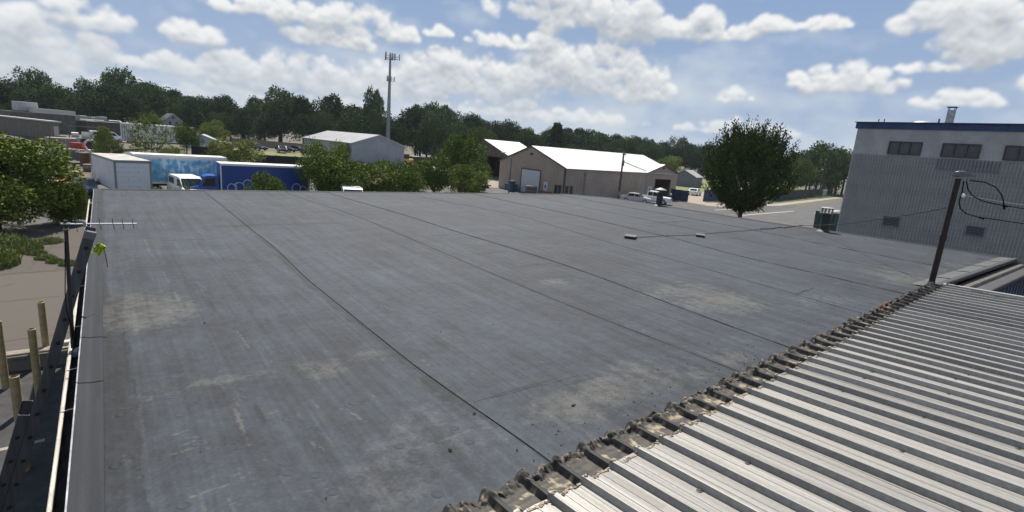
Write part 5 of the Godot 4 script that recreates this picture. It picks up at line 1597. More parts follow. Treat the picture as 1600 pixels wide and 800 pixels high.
func sedan(o: Node3D, paint: Material) -> void:
	car(o, [[-2.3, 0.35], [2.3, 0.32], [2.34, 0.62], [2.2, 0.80], [1.0, 0.95], [-1.5, 0.98], [-2.25, 0.94], [-2.34, 0.65]], [[-1.75, 0.92], [1.15, 0.90], [0.35, 1.40], [-0.6, 1.45], [-1.1, 1.38]], [[[-1.25, 0.98], [-0.2, 0.98], [-0.2, 1.36], [-0.95, 1.33]], [[-0.1, 0.98], [0.85, 0.98], [0.28, 1.34], [-0.1, 1.37]]], 1.8, paint, [-1.4, 1.45], 0.33)
	screen(o, "windscreen", Vector2(1.12, 0.93), Vector2(0.38, 1.39), 0.74)
	screen(o, "rear_window", Vector2(-1.70, 0.96), Vector2(-1.12, 1.37), 0.74)
	lamps(o, 2.26, 0.68, 0.9, "headlight", mat("lamp_glass"))
	lamps(o, -2.28, 0.74, 0.9, "tail_light", mat("tail_red", 0.25, 0.01, 0.01, 0.3))

func van(o: Node3D, paint: Material) -> void:
	car(o, [[-2.7, 0.45], [2.7, 0.42], [2.74, 0.75], [2.6, 1.1], [1.75, 1.24], [-2.7, 1.2]], [[-2.7, 1.15], [1.8, 1.2], [1.0, 1.98], [0.7, 2.06], [-2.55, 2.06], [-2.7, 1.95]], [[[-2.4, 1.32], [-0.8, 1.32], [-0.8, 1.86], [-2.4, 1.86]], [[0.2, 1.30], [1.4, 1.30], [0.9, 1.86], [0.2, 1.86]]], 2.0, paint, [-1.7, 1.8], 0.37)
	screen(o, "windscreen", Vector2(1.76, 1.24), Vector2(1.02, 1.95), 0.86)
	lamps(o, 2.66, 0.85, 1.0, "headlight", mat("lamp_glass"))
	var bp := Geo.new(); bp.cbox(Vector3(2.74, 0.52, 0), Vector3(0.12, 0.2, 1.9), 0.04)
	part(bp, "bumper", mat("grille"), o)

# cargo box with roll-up door panels on its -X end, sitting on a truck frame
func cargo(o: Node3D, len: float, wid: float, y0: float, y1: float, skin: Material, roofm: Material, trim: Material, door: Material, door_end := true) -> Node3D:
	var g := Geo.new()
	g.cbox(Vector3(0, (y0 + y1) * 0.5, 0), Vector3(len, y1 - y0, wid), 0.03)
	var b := part(g, "cargo_box", skin, o)
	var r := Geo.new()
	r.cbox(Vector3(0, y1 + 0.015, 0), Vector3(len + 0.04, 0.05, wid + 0.04), 0.015)
	part(r, "roof", roofm, o)
	var t := Geo.new()
	for s in [-1.0, 1.0]:
		t.box(Vector3(0, y1 - 0.07, s * (wid * 0.5 + 0.008)), Vector3(len, 0.14, 0.02))
		t.box(Vector3(0, y0 + 0.05, s * (wid * 0.5 + 0.008)), Vector3(len, 0.10, 0.02))
		for x in [-1.0, 1.0]: t.box(Vector3(x * (len * 0.5 - 0.04), (y0 + y1) * 0.5, s * (wid * 0.5 + 0.012)), Vector3(0.10, y1 - y0, 0.03))
	part(t, "rail", trim, o)
	for s in [-1.0, 1.0]:
		for i in 10:
			var sg := Geo.new()
			sg.box(Vector3(-len * 0.5 + (i + 0.5) * len / 10.0, (y0 + y1) * 0.5, s * (wid * 0.5 + 0.004)), Vector3(0.03, y1 - y0 - 0.3, 0.014))
			part(sg, "side_post", skin, o)
	if door_end:
		var f := Geo.new()
		var x := -len * 0.5 - 0.02
		f.box(Vector3(x, y1 - 0.09, 0), Vector3(0.06, 0.16, wid))
		for s in [-1.0, 1.0]: f.box(Vector3(x, (y0 + y1) * 0.5, s * (wid * 0.5 - 0.05)), Vector3(0.06, y1 - y0, 0.10))
		var fp := part(f, "door_frame", trim, o)
		for i in 6:
			var q := Geo.new()
			var hgt := (y1 - y0 - 0.24) / 6.0
			q.cbox(Vector3(x + 0.01, y0 + 0.05 + hgt * (i + 0.5), 0), Vector3(0.05, hgt - 0.014, wid - 0.22), 0.008)
			part(q, "door_panel", door, fp)
		var hn := Geo.new()
		for z in [-0.35, 0.35]:
			for k in 3: hn.cbox(Vector3(x - 0.03, y0 + 0.35 + k * 0.62, z), Vector3(0.03, 0.07, 0.05), 0.006)
		part(hn, "hinge", mat("chrome"), fp)
	var c := Geo.new()
	c.box(Vector3(0, y0 - 0.16, 0), Vector3(len - 0.4, 0.2, 0.9))
	c.box(Vector3(-len * 0.5 + 0.1, y0 - 0.35, 0), Vector3(0.12, 0.14, wid - 0.2))
	part(c, "chassis", mat("chassis", 0.015, 0.015, 0.016, 0.8), o)
	return b

func vehicles() -> void:
	var white := mat("white_paint", 0.70, 0.71, 0.72, 0.3)
	var wsk := mat("box_white", 0.60, 0.625, 0.66, 0.45, 0.0, "soft", 0.15)
	var rf := mat("box_roof", 0.40, 0.39, 0.37, 0.7, 0.0, "mottle", 0.3)
	var tr := mat("box_trim", 0.22, 0.23, 0.25, 0.5, 0.3)
	# white box truck, rear door towards the roof. local +X forward
	var yaw := atan2(7.93, -1.5)
	var t1 := thing("box_truck", "white box truck seen from behind with its roll-up door shut", "truck", P(1.03, 0, 55.9), yaw)
	cargo(t1, 8.05, 2.45, 0.95, 3.4, wsk, rf, tr, mat("box_door", 0.58, 0.61, 0.65, 0.45))
	for s in [-1.0, 1.0]:
		wheel(t1, Vector3(-2.0, 0.48, s * 0.95), 0.48, 0.5)
		wheel(t1, Vector3(4.9, 0.48, s * 1.0), 0.48, 0.3)
	var cb := Geo.new()
	cb.prism(poly([[4.1, 0.6], [6.4, 0.6], [6.45, 1.3], [5.5, 1.5], [5.2, 2.4], [4.1, 2.5]]), -1.05, 1.05)
	part(cb, "cab", white, t1)
	var mk := Geo.new(); mk.box(Vector3(3.2, 1.55, -1.24), Vector3(0.75, 0.5, 0.012))
	part(mk, "side_panel", mat("faded_pink", 0.50, 0.42, 0.38, 0.7), t1)
	# old white and blue trailer behind it
	var faded := trailer_skin()
	var t2 := thing("faded_trailer", "old white trailer with a streaked faded blue side panel", "trailer", P(5.65, 0, 58.6), 0.06)
	cargo(t2, 7.4, 2.5, 1.05, 3.62, mat("trailer_white", 0.62, 0.63, 0.63, 0.5, 0.0, "soft", 0.2), mat("trailer_roof", 0.62, 0.62, 0.60, 0.6, 0.0, "mottle", 0.3), mat("trailer_rail", 0.66, 0.66, 0.65, 0.5), wsk, false)
	var fp := Geo.new()
	fp.quad_uv(Vector3(-3.4, 1.25, 1.285), Vector3(-3.4, 3.32, 1.285), Vector3(3.05, 3.32, 1.285), Vector3(3.05, 1.25, 1.285), Vector2(0, 1), Vector2(0, 0), Vector2(1, 0), Vector2(1, 1))
	part(fp, "faded_blue_panel", faded, t2)
	for s in [-1.0, 1.0]: wheel(t2, Vector3(-2.2, 0.5, s * 1.0), 0.5, 0.3)
	var lg := Geo.new(); lg.box(Vector3(2.6, 0.5, 0), Vector3(0.15, 1.0, 1.4))
	part(lg, "landing_leg", mat("chassis"), t2)
	# blue box truck with a graffiti scrawl along the bottom of its side
	var blue := mat("truck_blue", 0.012, 0.055, 0.27, 0.35, 0.0, "soft", 0.2)
	var t3 := thing("blue_box_truck", "deep blue box truck with white roof edge and pale graffiti", "truck", P(11.75, 0, 53.0), PI - 0.03)
	cargo(t3, 7.5, 2.5, 0.95, 3.45, blue, mat("box_white_roof", 0.66, 0.66, 0.64, 0.5, 0.0, "mottle", 0.3), mat("white_rail", 0.66, 0.66, 0.65, 0.5), blue)
	var c3 := Geo.new()
	c3.prism(poly([[3.85, 0.5], [6.5, 0.5], [6.6, 1.05], [6.3, 1.25], [5.45, 1.42], [5.0, 2.25], [4.7, 2.36], [3.85, 2.36]]), -1.0, 1.0)
	var cp := part(c3, "cab", mat("cab_blue", 0.02, 0.075, 0.30, 0.3), t3)
	for s in [-1.0, 1.0]:
		var q := Geo.new(); q.prism(poly([[4.15, 1.45], [5.15, 1.45], [4.85, 2.1], [4.15, 2.15]]), s * 1.0, s * 1.015)
		part(q, "side_window", mat("car_glass"), cp)
	screen(t3, "windscreen", Vector2(5.43, 1.46), Vector2(5.02, 2.22), 0.85)
	for s in [-1.0, 1.0]:
		wheel(t3, Vector3(-2.3, 0.46, s * 0.95), 0.46, 0.5)
		wheel(t3, Vector3(5.6, 0.46, s * 0.9), 0.46, 0.28)
	lamps(t3, 6.5, 0.95, 1.0, "headlight", mat("lamp_glass"))
	# the scrawl: looping pale strokes (local -Z side faces the roofs here because the truck points the other way)
	var gm := mat("graffiti", 0.42, 0.50, 0.52, 0.7)
	for L in [[2.9, 1.35, 0.42], [2.3, 1.42, 0.48], [1.6, 1.75, 0.40], [1.0, 1.45, 0.46], [0.35, 1.30, 0.40], [-0.3, 1.5, 0.42], [-2.6, 1.45, 0.45], [-3.2, 1.3, 0.38]]:
		var q := Geo.new()
		var pts := []
		for i in 19:
			var a = TAU * i / 16.0 + L[0] * 3.0
			pts.append(Vector3(L[0] + cos(a) * L[2] * (1.0 - 0.02 * i), L[1] + sin(a) * L[2] * 0.9, -1.278))
		for i in pts.size() - 1:
			var d: Vector3 = (pts[i + 1] - pts[i]).normalized()
			var nrm := Vector3(-d.y, d.x, 0) * 0.035
			q.quad(pts[i] - nrm, pts[i] + nrm, pts[i + 1] + nrm, pts[i + 1] - nrm)
		part(q, "graffiti_stroke", gm, t3)
	# other vehicles round the trucks
	var v1 := thing("white_van", "white van with the sun flashing on its windscreen beside the blue cab", "van", P(5.75, 0, 54.3), -PI / 2 + 0.25)
	van(v1, white)
	v1.rotation.y = atan2(-1.0, 0.15)
	var s1 := thing("dark_blue_car", "dark blue car with a wide windscreen parked by the white box truck", "car", P(-1.55, 0, 57.0), atan2(-1.0, 0.05))
	sedan(s1, mat("navy_paint", 0.012, 0.022, 0.05, 0.25))
	var s2 := thing("yellow_car", "yellow-orange car parked behind the dark blue car", "car", P(-2.55, 0, 63.0), atan2(-1.0, -0.1))
	sedan(s2, mat("yellow_paint", 0.50, 0.27, 0.05, 0.35))
	var s3 := thing("white_truck_cab", "small white truck cab showing between the shrubs at the roof edge", "truck cab", P(16.6, 0, 43.6), atan2(-0.95, -0.25))
	van(s3, white)
	s3.scale = Vector3(1.0, 1.2, 0.9)
	# tall white trailer on the higher yard
	var t4 := thing("tall_white_trailer", "tall white semi-trailer with ribbed end doors in the upper yard", "trailer", P(8.3, land(8, 117), 117.5), atan2(-0.55, -0.84) + PI)
	t4.rotation.y = atan2(0.50, 0.86)
	cargo(t4, 11.5, 2.9, 1.15, 4.2, mat("trailer_white"), mat("white_rail"), mat("white_rail"), wsk)
	var ld := Geo.new()
	for z in [-0.9, -0.3, 0.3, 0.9]: ld.cyl(Vector3(-5.85, 1.2, z), Vector3(-5.85, 4.0, z), 0.05, 0.05, 5)
	part(ld, "door_bar", mat("box_trim"), t4)
	for s in [-1.0, 1.0]: wheel(t4, Vector3(-3.2, 0.5, s * 1.1), 0.5, 0.5)
	# dark cars by the field
	var navy := mat("black_paint", 0.010, 0.010, 0.012, 0.25)
	for s in [[26.8, 127.0, 0.2, "black car parked on the grass, farthest from the grey shed"], [31.3, 124.0, -0.5, "black car parked askew on the grass in the middle of the row"], [33.2, 128.0, 0.3, "black car parked on the grass behind the askew black car"], [36.2, 130.0, 0.4, "black car parked on the grass right beside the grey shed"]]:
		var o := thing("black_car", s[3], "car", P(s[0], land(s[0], s[1]) + 0.3, s[1]), s[2] - 1.2, "black cars parked on the grass")
		sedan(o, navy)
	for s in [[55.0, 111.0, 0.2, "yellow loader with a dark cab in the gravel yard"], [17.4, 103.0, 0.0, "orange-yellow loader behind the black fence near the garage"]]:
		var o := thing("yellow_loader", s[3], "loader", P(s[0], land(s[0], s[1]), s[1]), s[2])
		var g := Geo.new(); g.cbox(Vector3(0, 1.25, 0), Vector3(3.0, 0.9, 1.8), 0.15)
		part(g, "body", mat("machine_yellow", 0.55, 0.30, 0.05, 0.5), o)
		var g2 := Geo.new(); g2.cbox(Vector3(-0.3, 2.2, 0), Vector3(1.3, 1.1, 1.5), 0.1)
		part(g2, "cab", mat("machine_dark", 0.02, 0.02, 0.022, 0.4), o)
		var g3 := Geo.new(); g3.prism(poly([[2.0, 0.2], [3.0, 0.15], [2.4, 0.9], [2.0, 1.1]]), -1.1, 1.1)
		part(g3, "bucket", mat("machine_yellow"), o)
		for x in [-1.0, 1.1]:
			for z in [-0.8, 0.8]: wheel(o, Vector3(x, 0.6, z), 0.6, 0.4)
	for s in [[60.5, 117.5], [66.0, 118.5]]:
		var o := thing("dark_flatbed", "dark flatbed truck with a white cab roof in the gravel yard", "truck", P(s[0], 0, s[1]), 0.2, "dark flatbeds in the gravel yard")
		pickup(o, mat("dark_green_paint", 0.02, 0.028, 0.024, 0.4))
		o.scale = Vector3(1.25, 1.35, 1.25)
		var q := Geo.new(); q.cbox(Vector3(0.05, 1.93, 0), Vector3(1.2, 0.06, 1.7), 0.02)
		part(q, "cab_roof", white, o)
	# in front of the tan warehouse
	var pk := thing("white_pickup", "white pickup truck parked at the open bay of the tan warehouse", "pickup", P(68.6, 0, 49.9), atan2(-0.78, 0.30))
	pickup(pk, white)
	pk.rotation.y = atan2(-0.89, 0.45)
	pk.position = P(67.4, 0, 50.7)
	var sd := thing("silver_sedan", "silver sedan parked beside the white pickup", "car", P(64.6, 0, 51.6), atan2(-0.85, 0.5))
	sedan(sd, mat("silver_paint", 0.45, 0.46, 0.47, 0.3, 0.3))
	var wt := thing("white_flat_trailer", "white convertible car parked at the gate onto the field", "car", P(97.0, 0, 62.5), 0.35)
	sedan(wt, white)
	wt.name = "white_car"
	# motorcycle left at the bay
	var mc := thing("motorcycle", "dark motorcycle standing at the open bay of the tan warehouse", "motorcycle", P(74.6, 0, 52.6), 0.4)
	for x in [-0.7, 0.7]:
		var q := Geo.new()
		for i in 16:
			var a0 := TAU * i / 16.0; var a1 := TAU * (i + 1) / 16.0
			q.cyl(Vector3(x + cos(a0) * 0.3, 0.33 + sin(a0) * 0.3, 0), Vector3(x + cos(a1) * 0.3, 0.33 + sin(a1) * 0.3, 0), 0.05, 0.05, 5, false)
		part(q, "wheel", mat("tyre"), mc)
	var mb := Geo.new()
	mb.cbox(Vector3(0, 0.5, 0), Vector3(0.6, 0.45, 0.3), 0.06); mb.cbox(Vector3(0.15, 0.85, 0), Vector3(0.5, 0.22, 0.26), 0.08); mb.cbox(Vector3(-0.4, 0.82, 0), Vector3(0.6, 0.1, 0.26), 0.04)
	part(mb, "frame", mat("black_paint"), mc)
	var mh := Geo.new()
	mh.tube([Vector3(0.7, 0.33, 0.1), Vector3(0.5, 1.0, 0.1)], 0.03); mh.tube([Vector3(0.45, 1.08, -0.38), Vector3(0.5, 1.02, 0), Vector3(0.45, 1.08, 0.38)], 0.02); mh.cbox(Vector3(0.52, 1.25, 0), Vector3(0.03, 0.35, 0.3), 0.01)
	part(mh, "handlebar", mat("chrome"), mc)

func trailer_skin() -> StandardMaterial3D:
	var w := 256
	var h := 96
	var a := noise_bytes(w, h, 0.03, 4, 501)
	var b := noise_bytes(w, h, 0.06, 3, 502, false, 1, 12)
	var data := PackedByteArray()
	data.resize(w * h * 3)
	for y in h:
		for x in w:
			var i := y * w + x
			var t := a[i] / 255.0 * 0.5 + b[i] / 255.0 * 0.5
			var edge := minf(minf(x, w - x) / 14.0, minf(y, h - y) / 9.0)
			var k := clampf((t - 0.42) * 3.2, 0.0, 1.0)
			if edge < 1.0: k = maxf(k, (1.0 - edge) * clampf(t * 2.0, 0.0, 1.0))
			var c := Color8(92, 146, 180).lerp(Color8(186, 202, 210), k * 0.85)
			if a[i] < 84: c = c.lerp(Color8(66, 118, 156), 0.6)
			data[i * 3] = c.r8; data[i * 3 + 1] = c.g8; data[i * 3 + 2] = c.b8
	var m := StandardMaterial3D.new()
	m.albedo_texture = ImageTexture.create_from_image(Image.create_from_data(w, h, false, Image.FORMAT_RGB8, data))
	m.roughness = 0.6
	return m

func street() -> void:
	# screened fences
	fence_run("green_fence", "long dark green slatted fence along the street", P(110, 0, 52.2), P(178, 0, 67.4), 2.15, 2.6, mat("fence_green", 0.026, 0.045, 0.042, 0.8, 0.0, "mottle", 0.2))
	fence_run("blue_fence", "short blue fence panel joined to the tan warehouse corner", P(78.1, 0, 55.0), P(77.9, 0, 51.3), 2.0, 1.9, mat("fence_blue", 0.05, 0.075, 0.14, 0.8, 0.0, "mottle", 0.3))
	fence_run("blue_fence", "blue fence behind the linden tree beyond the driveway", P(84.2, 0, 52.3), P(101, 0, 53.4), 2.2, 2.4, mat("fence_blue_b", 0.045, 0.085, 0.16, 0.8, 0.0, "mottle", 0.3))
	fence_run("black_fence", "black mesh fence running downhill below the parked black cars", P(19.8, 0.2, 94.5), P(29.0, 0.2, 94.0), 2.1, 2.4, mat("fence_black", 0.012, 0.012, 0.013, 0.9))
	fence_run("black_fence", "black mesh fence in front of the small garage", P(12.0, 0.6, 106.0), P(20.5, 0.6, 106.0), 2.0, 2.4, mat("fence_black"))
	fence_run("blue_grey_fence", "faded blue-grey fence seen between the thicket and the round tree", P(33.0, 0, 70.5), P(47.0, 0, 72.5), 2.3, 2.4, mat("fence_faded", 0.085, 0.095, 0.145, 0.85, 0.0, "mottle", 0.3))
	fence_run("wooden_fence", "weathered plank fence in front of the wood beside the grey shed", P(24.0, 1.8, 139.0), P(41.0, 1.5, 139.0), 1.8, 2.4, mat("weathered_wood"))
	# utility poles and lamps
	upole("utility_pole", "brown utility pole in front of the white warehouse roof", P(57.3, 0, 48.9), 7.4, 0.16, 1.0, 0.4)
	upole("utility_pole", "tall grey utility pole with a street lamp above the green fence", P(158.5, 0, 63.0), 10.4, 0.17, 1.6, 0.2, true)
	upole("utility_pole", "short grey utility pole at the end of the green fence", P(172.0, 0, 65.5), 7.0, 0.14, 0.0, 0.2)
	var lp := thing("lamp_post", "thin lamp post with a curved arm in front of the roller door gable", "lamp post", P(44.6, 0, 57.9))
	var g := Geo.new(); g.cyl(Vector3.ZERO, Vector3(0, 5.4, 0), 0.09, 0.06, 8)
	part(g, "pole", mat("lamp_pole", 0.12, 0.105, 0.09, 0.7), lp)
	var ar := Geo.new(); ar.tube([Vector3(0, 5.3, 0), Vector3(-0.4, 5.75, 0.1), Vector3(-1.0, 6.0, 0.25), Vector3(-1.5, 6.05, 0.35)], 0.035)
	part(ar, "arm", mat("galvanised"), lp)
	var hd := Geo.new(); hd.cbox(Vector3(-1.75, 6.05, 0.4), Vector3(0.6, 0.14, 0.3), 0.05)
	part(hd, "lamp_head", mat("lamp_pale", 0.55, 0.56, 0.56, 0.5), lp)
	# grey barn on the field and dumpster on the street
	var br := thing("grey_barn", "small grey barn with a low roof on the field", "barn", P(126.0, 0, 84.0), 0.3)
	shed(br, 7.0, 6.0, 2.8, 4.4, mat("barn_grey", 0.15, 0.155, 0.17, 0.9), mat("barn_roof", 0.26, 0.27, 0.29, 0.8), mat("barn_trim", 0.2, 0.2, 0.2, 0.8), false)
	var hs := thing("brick_house", "pinkish roofed house half hidden among the far trees", "house", P(150.0, 0, 128.0), 0.2)
	shed(hs, 9.0, 7.0, 3.0, 5.4, mat("house_cream", 0.33, 0.29, 0.25, 0.9), mat("house_pink", 0.28, 0.18, 0.14, 0.9), mat("barn_trim"), false)
	var dm := thing("dumpster", "dark green steel dumpster standing in the street behind the roof vent", "dumpster", P(69.6, 0, 25.6), -0.35)
	var dg := Geo.new()
	dg.prism(poly([[-1.6, 0.15], [1.5, 0.15], [1.65, 2.0], [-1.7, 2.25]]), -1.0, 1.0)
	part(dg, "bin", mat("dumpster_green", 0.010, 0.055, 0.046, 0.55, 0.0, "mottle", 0.4), dm)
	for s in [-0.82, 0.82]:
		var q := Geo.new(); q.cbox(Vector3(s, 2.2, 0), Vector3(1.6, 0.08, 2.1), 0.03, Basis(Vector3.BACK, -0.075))
		part(q, "lid", mat("lid_black", 0.02, 0.022, 0.024, 0.6), dm)
	for s in [-1.0, 1.0]:
		var q := Geo.new(); q.cbox(Vector3(s * 0.9, 1.3, 1.02), Vector3(0.14, 1.6, 0.08), 0.02)
		part(q, "stiffener", mat("dumpster_green"), dm)
	var sg := Geo.new(); sg.box(Vector3(0.4, 1.1, 1.015), Vector3(0.5, 0.3, 0.02))
	for x in [-1.2, 1.2]:
		var q := Geo.new(); q.cyl(Vector3(x, 0.08, -0.7), Vector3(x, 0.08, 0.7), 0.08, 0.08, 8)
		part(q, "caster", mat("tyre"), dm)
	for s in [[75.0, 26.5, "dark wheeled bin standing behind the green dumpster"]]:
		var o := thing("wheeled_bin", s[2], "bin", P(s[0], 0, s[1]), 0.4)
		var q := Geo.new(); q.prism(poly([[-0.4, 0.1], [0.35, 0.1], [0.45, 1.5], [-0.45, 1.6]]), -0.4, 0.4)
		part(q, "bin", mat("bin_dark", 0.03, 0.03, 0.03, 0.7), o)
		var l := Geo.new(); l.cbox(Vector3(0, 1.6, 0), Vector3(1.0, 0.1, 0.9), 0.03)
		part(l, "lid", mat("lid_black"), o)
	# hydrant and meter posts by the fence
	var hy := thing("hydrant", "small dark hydrant on the grass in front of the green fence", "hydrant", P(136.0, 0, 57.0))
	var hg := Geo.new(); hg.lathe([[0.22, 0.0], [0.22, 0.1], [0.15, 0.12], [0.15, 0.6], [0.19, 0.65], [0.12, 0.85], [0.0, 0.9]], Vector3.ZERO, 10)
	part(hg, "barrel", mat("hydrant", 0.05, 0.03, 0.025, 0.6), hy)
	var hn := Geo.new(); hn.cyl(Vector3(-0.28, 0.5, 0), Vector3(0.28, 0.5, 0), 0.08, 0.08, 8)
	part(hn, "nozzle", mat("hydrant"), hy)
	for s in [[158.5, 61.8], [162.5, 62.8]]:
		var q := Geo.new(); q.cbox(P(s[0], 0.8, s[1]), Vector3(0.5, 1.6, 0.4), 0.06)
		q.cbox(P(s[0], 1.75, s[1]), Vector3(0.8, 0.5, 0.4), 0.08)
		solo(q, "utility_box", mat("utility_pale", 0.36, 0.37, 0.36, 0.7), "pale utility box standing at the green fence by the pole", "utility box", "utility boxes at the green fence")

func fence_run(called: String, label: String, a: Vector3, b: Vector3, h: float, gap: float, m: Material) -> void:
	var o := thing(called, label, "fence", a, atan2(-(b.z - a.z), b.x - a.x))
	var ln := Vector2(b.x - a.x, b.z - a.z).length()
	var dy := b.y - a.y
	var n := maxi(1, int(ln / gap))
	for i in n:
		var x0 := ln * i / n
		var x1 := ln * (i + 1) / n
		var g := Geo.new()
		var k := 8
		for j in k:
			var xa := lerpf(x0, x1, (j + 0.06) / k); var xb := lerpf(x0, x1, (j + 0.94) / k)
			g.box(Vector3((xa + xb) * 0.5, h * 0.5 + dy * x0 / ln + 0.02 * sin(j * 2.0 + i), 0.01 * (j % 2)), Vector3(xb - xa, h - 0.1, 0.03))
		g.box(Vector3((x0 + x1) * 0.5, h * 0.5 + dy * x0 / ln, -0.03), Vector3(x1 - x0 - 0.02, h * 0.9, 0.02))
		part(g, "fence_panel", m, o)
		var p := Geo.new()
		p.cyl(Vector3(x0, 0, -0.05), Vector3(x0, h + 0.1 + dy * x0 / ln, -0.05), 0.05, 0.05, 6)
		part(p, "post", mat("fence_post", 0.12, 0.12, 0.12, 0.7), o)

func upole(called: String, label: String, at: Vector3, h: float, r: float, arm: float, yaw: float, lamp := false) -> void:
	var o := thing(called, label, "utility pole", at, yaw)
	var m := mat("pole_wood", 0.105, 0.085, 0.068, 0.9, 0.0, "streak", 0.5)
	var g := Geo.new(); g.cyl(Vector3.ZERO, Vector3(0, h, 0), r, r * 0.7, 9)
	part(g, "pole", m, o)
	if arm > 0.0:
		var c := Geo.new(); c.box(Vector3(0, h - 0.35, 0.1), Vector3(arm * 1.3, 0.12, 0.1))
		part(c, "crossarm", m, o)
		for s in [-0.5, 0.0, 0.5]:
			var q := Geo.new(); q.lathe([[0.04, 0.0], [0.07, 0.05], [0.04, 0.1], [0.06, 0.16], [0.0, 0.2]], Vector3(s * arm * 1.1, h - 0.29, 0.1), 6)
			part(q, "insulator", mat("insulator", 0.2, 0.2, 0.22, 0.3), o)
		var t := Geo.new(); t.cyl(Vector3(0.25, h - 1.9, 0), Vector3(0.25, h - 1.1, 0), 0.17, 0.17, 10)
		part(t, "transformer", mat("transformer", 0.19, 0.20, 0.20, 0.6), o)
	if lamp:
		var a := Geo.new(); a.tube([Vector3(0, h - 3.2, 0), Vector3(-0.8, h - 2.8, 0), Vector3(-1.6, h - 2.8, 0)], 0.05)
		part(a, "lamp_arm", mat("galvanised"), o)
		var d := Geo.new(); d.cbox(Vector3(-1.9, h - 2.85, 0), Vector3(0.7, 0.18, 0.32), 0.07)
		part(d, "lamp_head", mat("lamp_pale"), o)
	else:
		var q := Geo.new(); q.cbox(Vector3(-0.16, 1.6, 0.12), Vector3(0.3, 0.6, 0.24), 0.03)
		part(q, "meter_box", mat("transformer"), o)

func hang(a: Vector3, b: Vector3, sag: float, n := 14) -> Array:
	var p := []
	for i in n + 1:
		var t := float(i) / n
		p.append(a.lerp(b, t) - Vector3(0, sag * 4.0 * t * (1.0 - t), 0))
	return p

